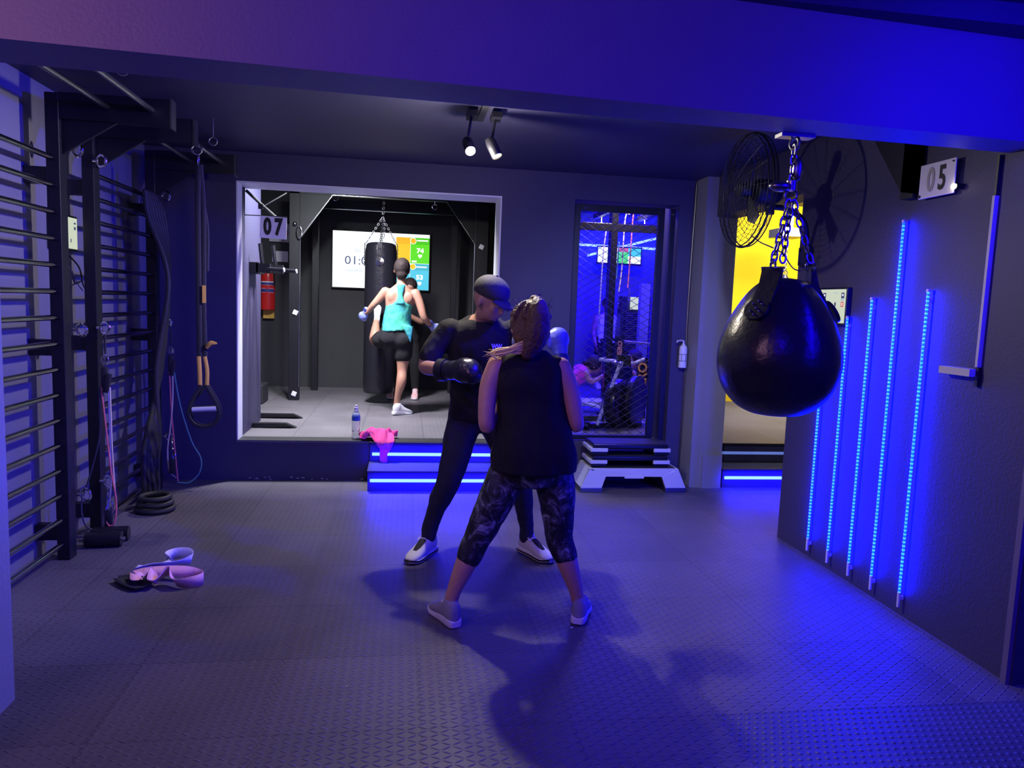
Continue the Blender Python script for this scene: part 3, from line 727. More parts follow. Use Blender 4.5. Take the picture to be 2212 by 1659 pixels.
# ------------------------------------------------------------ step platforms
t = thing('aerobic_step', 'large pale grey step bench under the stack by the cage', 'step bench', (1.98, 6.2, 0))
b = MB(); X0, X1, YF, YB = 1.50, 2.47, 6.03, 6.42
b.prism([(X0+.02, YF-.01, .04), (X0+.09, YF+.0, .20), (X0+.10, YF+.005, .205), (X1-.10, YF+.005, .205), (X1-.09, YF, .20), (X1-.02, YF-.01, .04), (X1-.20, YF-.01, .04), (X1-.235, YF, .135), (X0+.235, YF, .135), (X0+.20, YF-.01, .04)], (0, .03, 0))
b.prism([(X0+.02, YF+.33, .04), (X0+.09, YF+.33, .20), (X1-.09, YF+.33, .20), (X1-.02, YF+.33, .04), (X1-.20, YF+.33, .04), (X1-.235, YF+.33, .135), (X0+.235, YF+.33, .135), (X0+.20, YF+.33, .04)], (0, .03, 0))
b.prism([(X0+.02, YF, .04), (X0+.09, YF, .20), (X0+.13, YF, .20), (X0+.06, YF, .04)], (0, .35, 0)); b.prism([(X1-.02, YF, .04), (X1-.06, YF, .04), (X1-.13, YF, .20), (X1-.09, YF, .20)], (0, .35, 0))
b.box((X0+.09, YF+.005, .17), (X1-.09, YF+.355, .203)); b.box((X0+.40, YF-.012, .122), (X1-.40, YF+.01, .138))
b.build('shell', 'grey', t, False)
b = MB(); b.box((X0+.115, YF+.02, .2035), (X1-.115, YF+.34, .2095)); b.build('rubber_top', 'rubber', t, False)
b = MB()
for x in (X0+.005, X1-.215): b.box((x+.01, YF-.015, 0), (x+.20, YF+.36, .04), bev=.004)
b.build('foot', 'steel_dark', t, False)
def step_small(label, z, x0=1.60, x1=2.31, yf=6.06, yb=6.36):
    t = thing('aerobic_step', label, 'step bench', (1.96, 6.2, z), 'small dark steps stacked on the pale bench')
    b = MB(); H = z
    b.box((x0+.02, yf, H+.055), (x1-.02, yb, H+.095), bev=.01); b.box((x0+.01, yf+.005, H+.0), (x0+.15, yb-.005, H+.06), bev=.008); b.box((x1-.15, yf+.005, H+.0), (x1-.01, yb-.005, H+.06), bev=.008)
    b.build('shell', 'black_gloss', t, False)
    b = MB(); b.box((x0+.03, yf+.015, H+.0952), (x1-.03, yb-.015, H+.100)); b.build('rubber_top', 'rubber', t, False)
    for a, c in ((x0, x0+.15), (x1-.15, x1)):
        b = MB(); b.box((a, yf-.006, H+.03), (c, yb+.006, H+.062), bev=.004); b.build('corner_grip', 'grey', t, False)
    return t
st = step_small('lower small dark step with pale corner grips on the pale bench', .2095)
dup(st, (1.96, 6.2, .2095+.104), 'topmost small dark step of the stack by the cage')
# ============================================================ bag area behind the opening
t = thing('bag_rack', 'black steel frame holding the long punching bag', 'rack', (-.16, 9.3, .34))
def post(x0, x1, y0, y1, z1):
    b = MB(); b.box((x0, y0, .34), (x1, y1, z1), bev=.004); return b.build('post', 'black', t, False)
post(-1.34, -1.22, 9.0, 9.08, 2.86); post(.82, .98, 9.0, 9.08, 2.86); post(-1.20, -1.12, 10.0, 10.08, 2.80); post(.60, .68, 10.0, 10.08, 2.80)
b = MB(); b.box((-1.34, 9.0, 2.75), (.98, 9.08, 2.88)); b.build('crossbeam', 'black', t, False)
b = MB(); b.box((-1.2, 10.0, 2.71), (.68, 10.08, 2.84)); b.build('crossbeam', 'black', t, False)
for x in (-1.3, .86):
    b = MB(); b.box((x, 9.08, 2.76), (x+.08, 10.0, 2.86)); b.build('side_beam', 'black', t, False)
b = MB(); b.prism([(-1.22, 9.01, 2.24), (-1.22, 9.01, 2.76), (-.85, 9.01, 2.76)], (0, .06, 0)); b.build('gusset', 'black', t, False)
b = MB(); b.prism([(.82, 9.01, 2.27), (.82, 9.01, 2.76), (.47, 9.01, 2.76)], (0, .06, 0)); b.build('gusset', 'black', t, False)
b = MB()
def edge(a, c): b.tube([a, c], .006, 6)
edge((-.85, 8.998, 2.752), (.47, 8.998, 2.752)); edge((-1.222, 8.998, 2.24), (-.85, 8.998, 2.752)); edge((-1.222, 8.998, 2.24), (-1.222, 8.998, .5)); edge((.82, 8.998, 2.27), (.47, 8.998, 2.752)); edge((.82, 8.998, 2.27), (.82, 8.998, 1.0))
edge((-1.05, 9.998, 2.712), (.62, 9.998, 2.712)); edge((.598, 9.998, 2.6), (.598, 9.998, .5))
b.build('edge_glint', 'steel', t)  # thin steel lines stand in for light caught on the frame edges
for x, z in ((-.82, 2.70), (.33, 2.66)):
    b = MB(); b.torus((x, 9.0, z+.02), (0, 1, 0), .03, .006, 18, 7); b.cyl((x, 9.0, z+.05), (x, 9.0, z+.09), .006, 8); b.build('eye_hook', 'chrome', t)
for x, z in ((-1.265, 1.38), (-1.275, .42), (.90, 2.24)):
    b = MB(); b.box((x-.028, 8.985, z-.028), (x+.028, 9.0, z+.028), rot=Matrix.Rotation(.4, 3, 'Y'), bev=.006); b.build('bolt_plate', 'white', t, False)
t = thing('carabiner', 'long steel carabiner clipped to the left rack post', 'carabiner', (-1.24, 8.98, 2.3))
b = MB(); b.torus((-1.225, 8.975, 2.30), (0, 1, 0), .032, .006, 24, 7, sx=2.3); b.build('loop', 'chrome', t)
b = MB(); b.ell((-1.275, 8.98, 2.40), (.024, .02, .024)); b.build('mount', 'steel_dark', t)

t = thing('long_punching_bag', 'tall black cylindrical punching bag on four chains before the big screen', 'punching bag', (-.285, 8.95, .45))
b = MB(); prof = crom([(.02, .46), (.15, .462), (.183, .49), (.187, .7), (.186, 1.4), (.184, 2.05), (.178, 2.16), (.15, 2.22), (.02, 2.235)], 4)
b.lathe(prof, (-.285, 8.95, 0), 48); lb = b.build('leather_body', 'leather', t)
for a in (-PI/2-.05, 0, PI/2, PI):
    d = V((math.cos(a), math.sin(a), 0)); s_ = V((-d.y, d.x, 0)); o_ = V((-.285, 8.95, 0))
    b = MB(); b.box((-.028, -.004, 0), (.028, .004, .26)); R_ = Matrix((s_, d, V((0, 0, 1)))).transposed()
    for v in b.bm.verts: v.co = o_+d*.189+R_ @ v.co+V((0, 0, 1.96))
    st_ = b.build('strap', 'leather', t, False)
    b = MB(); b.lathe([(0, 0), (.05, 0), (.05, .006), (0, .008)], o_+d*.188+V((0, 0, 2.0)), 20, d)
    for z_ in (1.97, 2.0, 2.03, 2.07, 2.11, 2.15):
        for q in (-.013, .013): b.ell(o_+d*.197+s_*q+V((0, 0, z_)), (.004, .004, .004), n=7, m=5)
    b.build('rivet', 'chrome', st_)
    b = MB(); chain(b, [o_+d*.185+V((0, 0, 2.20)), o_+V((0.01, 0, 2.52))], .035, .02, .003); b.build('chain', 'steel', t)
b = MB(); chain(b, [(-.275, 8.97, 2.50), (-.262, 8.99, 2.735)], .036, .022, .0035); b.build('chain', 'steel', t)
b = MB(); b.torus((-.275, 8.97, 2.50), (0, 1, 0), .02, .004, 16, 6); chain(b, [(-.26, 8.93, 2.5), (-.25, 8.93, 2.28)], .033, .02, .003); b.build('spare_chain', 'steel', t)

# big screen
t = thing('big_screen', 'large wall screen with white timer and coloured heart rate tiles', 'screen', (-.32, 10.35, 1.70))
b = MB(); b.box((-.985, 10.33, 1.70), (.335, 10.39, 2.48), bev=.006); b.build('bezel', 'black', t, False)
def pane(m, x0, z0, x1, z1, k=0, name='tile', par=None):
    b = MB(); b.box((x0, 10.324-k*.002, z0), (x1, 10.33-k*.002, z1)); return b.build(name, m, par or t, False)
dsp = pane('scr_white', -.97, 1.715, .32, 2.465, 0, 'display')
for m, x0, z0, x1, z1, k in (('scr_hot', -.97, 2.42, .32, 2.465, 1), ('scr_grey', -.95, 2.412, -.45, 2.415, 1), ('scr_orange', -.13, 2.33, .06, 2.42, 1), ('scr_yellow', -.13, 2.07, .06, 2.33, 1), ('scr_cyan', -.13, 1.715, .06, 2.07, 1),
    ('scr_green2', .065, 2.33, .32, 2.42, 1), ('scr_green', .065, 2.075, .32, 2.33, 1), ('scr_cyan2', .065, 1.98, .32, 2.07, 1), ('scr_cyan', .065, 1.715, .32, 1.98, 1),
    ('scr_hot', .15, 2.375, .30, 2.392, 2), ('scr_hot', .13, 2.02, .29, 2.036, 2), ('scr_hot', .085, 2.09, .15, 2.112, 2)):
    pane(m, x0, z0, x1, z1, k, 'tile', dsp)
RR, UU = (1, 0, 0), (0, 0, 1)
def st_(s, sz, x, z, m, sq=1, th=0): return text(s, sz, (x, 10.318, z), RR, UU, m, dsp, 'screen_text', sq, thick=th)
st_('Go', .062, -.645, 2.215, 'scr_grey'); st_('01:0', .16, -.66, 2.075, 'scr_text', 1.12); st_('total 29:25', .05, -.68, 1.945, 'scr_grey', 1.0)
st_('set 5/11', .032, -.89, 1.765, 'scr_grey'); st_('74', .085, .195, 2.245, 'scr_hot', 1.15, .003); st_('\u2665', .05, .195, 2.17, 'scr_hot'); st_('53', .085, .195, 1.885, 'scr_hot', 1.15, .003); st_('\u2665', .05, .195, 1.80, 'scr_hot')
st_('timer', .026, -.62, 2.44, 'scr_grey')
for x, z, m, s in ((.10, 2.375, 'scr_orange', 'LZ'), (.10, 2.03, 'scr_yellow', '')):
    b = MB(); b.cyl((x, 10.322, z), (x, 10.318, z), .042, 28); b.build('badge_ring', 'scr_hot', dsp)
    b = MB(); b.cyl((x, 10.318, z), (x, 10.315, z), .036, 28); b.build('badge', m, dsp)
    if s: text(s, .035, (x, 10.313, z), RR, UU, 'scr_yellow', dsp, 'badge_text')
b = MB(); b.torus((-.94, 10.321, 2.44), (0, 1, 0), .014, .002, 16, 5); b.build('icon', 'scr_grey', dsp)

# number sign 07 hung on a bracket
t = thing('number_sign', 'white number sign 07 hanging in the corner of the opening', 'sign', (-1.13, 6.7, 2.06))
b = MB(); b.box((-1.24, 6.70, 2.055), (-1.02, 6.707, 2.24), rot=Matrix.Rotation(.03, 3, 'Y')); b.build('plate', 'paper', t, False)
text('0', .19, (-1.178, 6.697, 2.15), RR, UU, 'ink', t, 'numeral', .66, thick=.009); text('7', .19, (-1.087, 6.697, 2.148), RR, UU, 'ink', t, 'numeral', .66, thick=.009)
t = thing('sign_bracket', 'thin black bracket arm carrying the 07 sign', 'bracket', (-1.33, 6.7, 2.25))
b = MB(); b.tube([(-1.37, 6.72, 2.49), (-1.37, 6.72, 2.245), (-1.02, 6.715, 2.245)], .005, 6); b.build('wire_frame', 'black', t)
b = MB(); b.tube([(-1.372, 6.78, 2.46), (-1.26, 6.80, 2.36), (-1.12, 6.82, 2.24)], .013, 8); b.tube([(-1.23, 6.80, 2.33), (-1.05, 6.9, 2.47)], .007, 8); b.box((-1.27, 6.78, 2.31), (-1.23, 6.82, 2.35)); b.build('arm', 'black', t, False)
t = thing('socket_box', 'white wall socket box behind the 07 sign', 'socket', (-1.55, 10.38, 2.3))
b = MB(); b.box((-1.80, 10.35, 2.28), (-1.50, 10.4, 2.52), bev=.006); b.build('plate', 'grey', t, False)
b = MB(); b.cyl((-1.68, 10.31, 2.38), (-1.68, 10.35, 2.38), .045, 18); b.tube([(-1.68, 10.31, 2.40), (-1.60, 10.29, 2.46), (-1.56, 10.30, 2.38), (-1.62, 10.32, 2.29)], .006, 6, smooth=5); b.build('plug', 'red', t)
b = MB(); b.box((-1.76, 10.37, 2.02), (-1.56, 10.4, 2.16)); tag(b.build('notice_plate', 'paper', smooth=False), 'small pale plate on the wall just below the 07 sign', 'sign')

# fire extinguisher
t = thing('fire_extinguisher', 'red fire extinguisher with blue and white label on the far wall', 'fire extinguisher', (-1.83, 10.28, 1.30))
b = MB(); b.lathe(crom([(.02, 1.37), (.085, 1.38), (.095, 1.42), (.095, 1.80), (.085, 1.86), (.04, 1.90), (.03, 1.92)], 3), (-1.80, 10.27, 0), 28); cy = b.build('cylinder', 'red', t)
for m, z0, z1 in (('paper', 1.60, 1.75), ('navy', 1.705, 1.735), ('red', 1.665, 1.70), ('navy', 1.61, 1.65)):
    b = MB(); r_ = .0958 if m == 'paper' else .0965; rings = []
    for z in (z0, z1): rings.append([b.bm.verts.new((-1.80+r_*math.cos(a_), 10.27+r_*math.sin(a_), z)) for a_ in [(-2.7+k*2.3/12) for k in range(13)]])
    for k in range(12): b.face([rings[0][k], rings[0][k+1], rings[1][k+1], rings[1][k]])
    b.build('label', m, cy)
b = MB(); b.cyl((-1.80, 10.27, 1.92), (-1.80, 10.27, 1.96), .02, 12); b.box((-1.83, 10.22, 1.95), (-1.74, 10.30, 1.975)); b.tube([(-1.80, 10.25, 1.94), (-1.72, 10.2, 1.93), (-1.70, 10.19, 1.7)], .01, 8, smooth=5); b.build('valve', 'black', t)
b = MB(); b.box((-1.87, 10.33, 1.26), (-1.73, 10.4, 1.37)); b.build('wall_holder', 'gold', t, False)

# dip station on the stub wall
t = thing('dip_station', 'black wall mounted dip bars beside the fire extinguisher', 'exercise bars', (-1.38, 7.1, 1.75))
b = MB(); b.box((-1.378, 6.95, 1.76), (-1.30, 7.25, 1.86), bev=.004); b.box((-1.32, 6.95, 1.77), (-1.20, 7.0, 1.85)); b.box((-1.32, 7.15, 1.77), (-1.12, 7.2, 1.85)); b.build('wall_plate', 'black', t, False)
for y, x in ((6.975, -1.24), (7.175, -1.16)):
    b = MB(); b.cyl((x-.03, y, 1.84), (x-.05, y, 2.02), .017, 14); b.cyl((x-.05, y, 2.02), (x-.052, y, 2.026), .018, 14); b.build('upright_handle', 'black_gloss', t)
    b = MB(); b.tube([(x-.05, y, 1.81), (x+.16, y-.03, 1.80)], .018, 14); h = b.build('dip_handle', 'black_gloss', t)
    b = MB(); b.cyl((x+.16, y-.03, 1.80), (x+.168, y-.031, 1.80), .020, 14); b.build('end_cap', 'white', h)
# low frame feet sticking into view
for (y, x1, z, l) in ((7.62, -1.00, .36, 'farther black flat frame foot on the platform floor'), (7.05, -.98, .36, 'nearer black flat frame foot on the platform floor')):
    b = MB(); b.prism([(-1.72 if y > 7.5 else -1.375, y, .341), (x1-.06, y, .341), (x1, y+.02, .341), (x1-.09, y, .385), (-1.72 if y > 7.5 else -1.375, y, .385)], (0, .07, 0))
    tag(b.build('frame_foot', 'black', smooth=False), l, 'frame foot', 'flat feet of the dip frame')
t = thing('low_box', 'pair of dark low boxes beyond the stub wall', 'box', (-1.7, 8.1, .34))
b = MB(); b.box((-2.3, 8.6, .342), (-1.56, 8.95, .56), bev=.01); b.build('upper_box', 'rubber', t, False)
b = MB(); b.box((-2.2, 8.0, .342), (-1.54, 8.3, .46), bev=.01); b.build('lower_box', 'rubber', t, False)
# door like dark panel on the right end
t = thing('folding_panel', 'tall dark ribbed panel leaning at the right end of the bag area', 'panel', (1.15, 9.9, .34))
b = MB()
for k in range(5): b.box((.98+.055*k, 9.4+.15*k, .342), (1.02+.055*k, 9.56+.15*k, 2.72))
b.build('slat', 'wall_in', t, False)

# bottle and towel on the platform edge
t = thing('water_bottle', 'clear water bottle with blue label at the platform edge', 'bottle', (-.40, 6.56, .342))
b = MB(); b.lathe(crom([(.012, .343), (.034, .345), (.036, .37), (.033, .40), (.036, .43), (.036, .53), (.033, .56), (.018, .585), (.014, .60)], 3), (-.40, 6.56, 0), 28); b.build('body', 'water', t)
b = MB(); b.cyl((-.40, 6.56, .505), (-.40, 6.56, .545), .037, 28); b.build('label', 'label_blue', t)
b = MB(); b.lathe([(.0, .60), (.017, .60), (.017, .622), (.011, .626), (.011, .640), (.0, .642)], (-.40, 6.56, 0), 20); b.build('cap', 'white', t)

def towel():
    b = MB(); random.seed(5); G = 44
    n_ = {}
    for i in range(G+1):
        for j in range(G+1):
            u, v = i/G, j/G
            q = V((u*3.2, v*3.2, 1.3)); f = noise.noise(q)+.5*noise.noise(q*2.1)
            f2 = noise.noise(V((u*2.5+9, v*2.5, 4)))
            x = -.36+.30*u+.05*f2+.06*(v-.5)*math.sin(3*u); y = 6.44+.22*v+.03*f
            z = .352+.05*max(0, math.sin(PI*u))*max(0, math.sin(PI*min(1, v*1.1)))+.085*abs(f)+.02*abs(noise.noise(q*3.6))
            if v < .34 and u > .42:                       # corner hanging over the edge
                k = (.34-v)/.34; s_ = (u-.42)/.58
                y = 6.405-.02*abs(f)-.01*k; z = .36-.19*k*(.35+.65*math.sin(PI*s_)); x = -.36+.30*u-.045*k*(s_-.5)*2+.02*math.sin(14*s_)*k
                y -= .018*math.sin(18*s_)*k+.012
            n_[i, j] = b.bm.verts.new((x, y, z))
    for i in range(G):
        for j in range(G): b.face([n_[i, j], n_[i+1, j], n_[i+1, j+1], n_[i, j+1]])
    bmesh.ops.recalc_face_normals(b.bm, faces=b.bm.faces[:])
    o = b.build('towel', 'pink'); sm = o.modifiers.new('s', 'SOLIDIFY'); sm.thickness = .006; sb = o.modifiers.new('u', 'SUBSURF'); sb.levels = sb.render_levels = 1
    return tag(o, 'crumpled bright pink towel draped over the step edge', 'towel')
towel()

# loop bands on the floor
def ribbon(name, m, pts, wd, parent, th=.0022):
    """pts: (x,y,z, tilt) centre line; tilt = how far the band leans from vertical"""
    b = MB(); P = crom(pts, 8); L_, R_ = [], []
    for i, p in enumerate(P):
        c_ = V(p[:3]); a = P[max(0, i-1)]; q = P[min(len(P)-1, i+1)]; tg = (V(q[:3])-V(a[:3])).normalized()
        sd = tg.cross(V((0, 0, 1))).normalized() if abs(tg.z) < .98 else V((1, 0, 0))
        w_ = (V((0, 0, 1))*math.cos(p[3])+sd*math.sin(p[3])); w_ = (w_-tg*w_.dot(tg)).normalized()
        L_.append(b.bm.verts.new(c_-w_*wd/2)); R_.append(b.bm.verts.new(c_+w_*wd/2))
    for i in range(len(P)-1): b.face([L_[i], L_[i+1], R_[i+1], R_[i]])
    mn = min(v.co.z for v in b.bm.verts)
    for v in b.bm.verts: v.co.z += max(0, .003-mn)
    o = b.build(name, m, parent); sm = o.modifiers.new('s', 'SOLIDIFY'); sm.thickness = th; sm.offset = 0; return o
t = ribbon('loop_band', 'band_pink', [(-1.41, 4.13, .035, 1.1), (-1.37, 4.04, .035, 1.2), (-1.31, 4.09, .075, .55), (-1.285, 4.01, .035, .9), (-1.22, 4.06, .080, .3), (-1.17, 4.00, .036, .6), (-1.08, 4.01, .035, .05), (-1.045, 4.06, .036, 0), (-1.08, 4.11, .036, 0), (-1.19, 4.13, .050, .8), (-1.30, 4.16, .045, 1.1), (-1.38, 4.17, .035, 1.2), (-1.41, 4.13, .035, 1.1)], .066, None)
tag(t, 'twisted pink loop band on the floor near the wall bars', 'exercise band', 'loop bands lying on the floor')
t = ribbon('loop_band', 'band_lilac', [(-1.45, 4.22, .035, 1.2), (-1.36, 4.24, .05, 1.0), (-1.24, 4.25, .05, .8), (-1.17, 4.29, .06, .3), (-1.20, 4.37, .065, .1), (-1.28, 4.40, .06, -.2), (-1.32, 4.35, .05, .2), (-1.26, 4.30, .04, .9), (-1.36, 4.19, .035, 1.2), (-1.45, 4.22, .035, 1.2)], .070, None)
tag(t, 'lilac white loop band behind the pink one on the floor', 'exercise band', 'loop bands lying on the floor')
t = ribbon('loop_band', 'rubber', [(-1.50, 4.12, .02, 1.3), (-1.44, 4.05, .02, 1.4), (-1.36, 3.99, .02, 1.4), (-1.32, 4.04, .02, 1.3), (-1.42, 4.13, .02, 1.3), (-1.50, 4.12, .02, 1.3)], .05, None)
tag(t, 'black loop band lying flat under the pink one', 'exercise band', 'loop bands lying on the floor')
for i, (x, y, r_, l) in enumerate(((.845, 3.40, .008, 'tiny glinting crumb just behind the right shoe heel'), (.93, 3.42, .004, 'smallest pale crumb beside the right shoe heel'), (-.20, 2.92, .004, 'tiny white crumb on the bare floor tiles'))):
    b = MB(); b.ell((x, y, r_*.5), (r_, r_*.8, r_*.5), n=7, m=5); tag(b.build('crumb', 'white', smooth=False), l, 'crumb', 'crumbs on the floor')
# chipped paint on the platform foot
b = MB(); random.seed(8)
for k in range(12):
    x = -1.35+1.0*random.random(); z = .004+.02*random.random()
    b.prism([(x, 6.4385, z), (x+.01+.03*random.random(), 6.4385, z-.003), (x+.02, 6.4385, z+.008)], (0, .004, 0))
tag(b.build('paint_chip', 'grey', smooth=False), 'pale chipped paint along the foot of the platform wall', 'paint chips')['kind'] = 'stuff'

# ============================================================ cage opening and the blue gym behind
t = thing('mesh_gate', 'blue lit black gate of diamond wire mesh beside the step stack', 'gate', (1.92, 6.5, .36))
GX0, GX1, GZ0, GZ1, GY = 1.46, 2.385, .37, 2.47, 6.50
for nm, lo, hi in (('frame', (GX0, GY-.02, GZ0), (GX0+.055, GY+.02, GZ1)), ('frame', (GX1-.05, GY-.02, GZ0), (GX1, GY+.02, GZ1)), ('frame', (GX1-.16, GY-.02, GZ0), (GX1-.10, GY+.02, GZ1)), ('frame', (GX0+.056, GY-.02, GZ0), (GX1-.16, GY+.02, GZ0+.045)), ('frame', (GX0+.056, GY-.02, GZ1-.06), (GX1-.16, GY+.02, GZ1))):
    b = MB(); b.box(lo, hi, bev=.003); b.build(nm, 'black', t, False)
b = MB(); x0, x1, z0, z1 = GX0+.055, GX1-.16, GZ0+.045, GZ1-.06; sl = .62; dx = .105
for sgn in (1, -1):
    k = -40
    while k < 60:
        xa = x0+k*dx*1.0; pts = []
        # line z = z0 + sgn*sl*(x-xa)
        for x in (x0, x1):
            z = (z0 if sgn > 0 else z1)+sgn*sl*(x-xa); pts.append((x, z))
        (xa_, za), (xb_, zb) = pts
        def clip(xa_, za, xb_, zb):
            t0, t1 = 0, 1
            for lo, hi in ((z0, z1),):
                d = zb-za
                ta, tb = sorted(((lo-za)/d, (hi-za)/d)); t0, t1 = max(t0, ta), min(t1, tb)
            return (t0, t1) if t0 < t1-.002 else None
        c_ = clip(xa_, za, xb_, zb)
        if c_:
            p = [(xa_+(xb_-xa_)*q, GY+sgn*.0022, za+(zb-za)*q) for q in c_]; b.tube(p, .0024, 5)
        k += 1
b.build('wire_mesh', 'steel_dark', t)
b = MB(); b.cyl((GX0+.09, GY-.022, 2.435), (GX0+.09, GY-.035, 2.435), .010, 10); b.cyl((GX1-.03, GY-.022, 2.42), (GX1-.03, GY-.035, 2.42), .014, 10); b.build('bolt', 'chrome', t)

t = thing('soap_dispenser', 'white pump bottle clamped to the dark corner by the pillar', 'bottle', (2.49, 6.40, 1.06))
b = MB(); b.lathe(crom([(.01, 1.055), (.034, 1.058), (.036, 1.08), (.036, 1.22), (.030, 1.25), (.014, 1.265), (.014, 1.275)], 3), (2.495, 6.385, 0), 24); bb = b.build('bottle', 'white', t)
b = MB(); b.cyl((2.495, 6.385, 1.275), (2.495, 6.385, 1.30), .008, 10); b.tube([(2.495, 6.385, 1.30), (2.46, 6.37, 1.305), (2.425, 6.355, 1.30), (2.42, 6.353, 1.285)], .006, 8); b.build('pump', 'white', t)
b = MB()
for z in (1.12, 1.18): b.torus((2.495, 6.385, z), (0, 0, 1), .037, .002, 24, 5)
for a in (-2.2, -1.2): b.cyl((2.495+.037*math.cos(a), 6.385+.037*math.sin(a), 1.12), (2.495+.037*math.cos(a), 6.385+.037*math.sin(a), 1.18), .002, 6)
b.box((2.49, 6.42, 1.10), (2.50, 6.44, 1.20)); b.build('holder', 'black', t)

# the training rig with bands, seen through the mesh
t = thing('training_rig', 'tall dark rig with bolted uprights behind the wire mesh', 'rack', (2.35, 7.8, .34))
for x, y in ((2.19, 7.78), (2.72, 7.78), (2.40, 8.6), (3.02, 8.6)):
    b = MB(); b.box((x-.035, y-.035, .34), (x+.035, y+.035, 2.85), bev=.003); p_ = b.build('upright', 'black_gloss', t, False)
    b = MB()
    for k in range(24): b.cyl((x, y-.036, .5+k*.095), (x, y-.0375, .5+k*.095), .006, 6)
    b.build('bolt_hole', 'steel', p_)
for lo, hi in (((1.5, 7.75, 2.38), (2.75, 7.81, 2.46)), ((2.4, 8.57, 2.5), (3.05, 8.63, 2.57)), ((2.16, 7.78, 2.6), (2.22, 8.6, 2.66)), ((2.69, 7.78, 2.6), (2.75, 8.6, 2.66))):
    b = MB(); b.box(lo, hi, bev=.003); b.build('crossbeam', 'black_gloss', t, False)
bands_ = [('exercise_band', 'band_red', [(2.50, 8.0, 2.62), (2.46, 8.0, 2.60), (2.45, 8.0, 2.2), (2.44, 8.0, 1.8)], 'red exercise band hanging on the rig behind the mesh'),
          ('exercise_band', 'band_cream', [(2.42, 8.0, 2.60), (2.37, 8.0, 2.55), (2.36, 8.0, 2.0), (2.34, 8.0, 1.75)], 'pale exercise band hanging on the rig behind the mesh'),
          ('exercise_band', 'band_violet', [(2.08, 7.70, 2.37), (2.06, 7.70, 2.1), (2.05, 7.70, 1.5)], 'violet exercise band hanging left of the rig post'),
          ('exercise_band', 'band_teal', [(2.33, 8.05, 2.3), (2.32, 8.05, 1.9)], 'teal exercise band, shortest on the rig')]
for nm, m, pts, l in bands_:
    b = MB(); b.tube(pts, .007, 8, smooth=4, flat=.5, up=(1, 0, 0)); tag(b.build(nm, m), l, 'exercise band', 'exercise bands on the rig')
for x, y, z0, l in ((2.46, 8.0, 1.62, 'steel clip hanging below the red band'), (2.34, 8.0, 1.58, 'steel clips hanging below the pale band'), (2.05, 7.70, 1.33, 'steel clip hanging below the violet band')):
    b = MB(); chain(b, [(x, y, z0+.17), (x, y, z0)], .05, .02, .004); tag(b.build('carabiner', 'chrome'), l, 'carabiner', 'clips under the rig bands')
t = thing('barbell', 'steel barbell racked on the rig behind the mesh', 'barbell', (2.6, 7.9, 1.2))
b = MB(); b.cyl((2.28, 7.5, 1.225), (2.95, 7.52, 1.19), .014, 12); b.build('bar', 'steel', t)
b = MB(); b.cyl((2.66, 7.51, 1.205), (2.84, 7.515, 1.195), .032, 18); b.cyl((2.66, 7.51, 1.205), (2.675, 7.51, 1.204), .05, 18); b.build('collar', 'black_gloss', t)

# flywheel bike right behind the mesh
t = thing('air_bike', 'exercise bike with big round black fan housing behind the mesh', 'exercise bike', (2.2, 7.3, .34))
b = MB(); b.lathe(crom([(.02, -.10), (.16, -.095), (.235, -.06), (.25, -.02), (.25, .02), (.235, .06), (.16, .08), (.02, .09)], 3), (2.19, 7.33, .60), 48, (.80, -.6, 0)); b.build('fan_housing', 'black_gloss', t)
b = MB(); b.lathe(crom([(.02, -.05), (.2, -.05), (.262, -.02), (.265, .02), (.25, .05), (.02, .06)], 3), (2.40, 7.42, .61), 48, (.80, -.6, 0)); b.build('rear_housing', 'leather', t)
b = MB(); b.torus((2.115, 7.225, .60), (.62, -.78, 0), .034, .006, 24, 8); b.torus((2.10, 7.21, .60), (.62, -.78, 0), .19, .004, 40, 6, a0=2.4, a1=4.6); b.build('hub_ring', 'chrome', t)
b = MB(); b.tube([(1.955, 7.22, .38), (2.15, 7.20, .98)], .020, 12); b.tube([(2.15, 7.20, .98), (2.20, 7.25, 1.04)], .024, 12); b.build('front_tube', 'grey', t)
b = MB(); b.tube([(2.12, 7.25, 1.04), (2.02, 7.2, 1.045), (1.94, 7.16, 1.06)], .018, 10, smooth=3); b.tube([(2.24, 7.28, 1.0), (2.34, 7.3, 1.02), (2.45, 7.32, 1.06)], .018, 10, smooth=3); b.build('handlebar', 'grey', t)
b = MB(); b.box((2.13, 7.22, .98), (2.28, 7.27, 1.10), rot=Matrix.Rotation(-.3, 3, 'X'), bev=.008); b.build('console', 'black_gloss', t, False)
b = MB(); b.ell((2.10, 7.18, 1.03), (.03, .03, .02)); b.ell((2.15, 7.17, 1.02), (.022, .03, .022)); b.ell((1.99, 7.18, 1.07), (.018, .018, .014)); b.build('knob', 'steel', t)
b = MB(); b.box((1.80, 7.16, .575), (1.97, 7.28, .60), rot=Matrix.Rotation(.2, 3, 'Y'), bev=.004); b.build('pedal', 'grey', t, False)
b = MB(); b.cyl((1.84, 7.2, .375), (2.46, 7.36, .375), .03, 12); b.ell((1.84, 7.2, .385), (.05, .06, .045)); b.build('floor_foot', 'black_gloss', t)

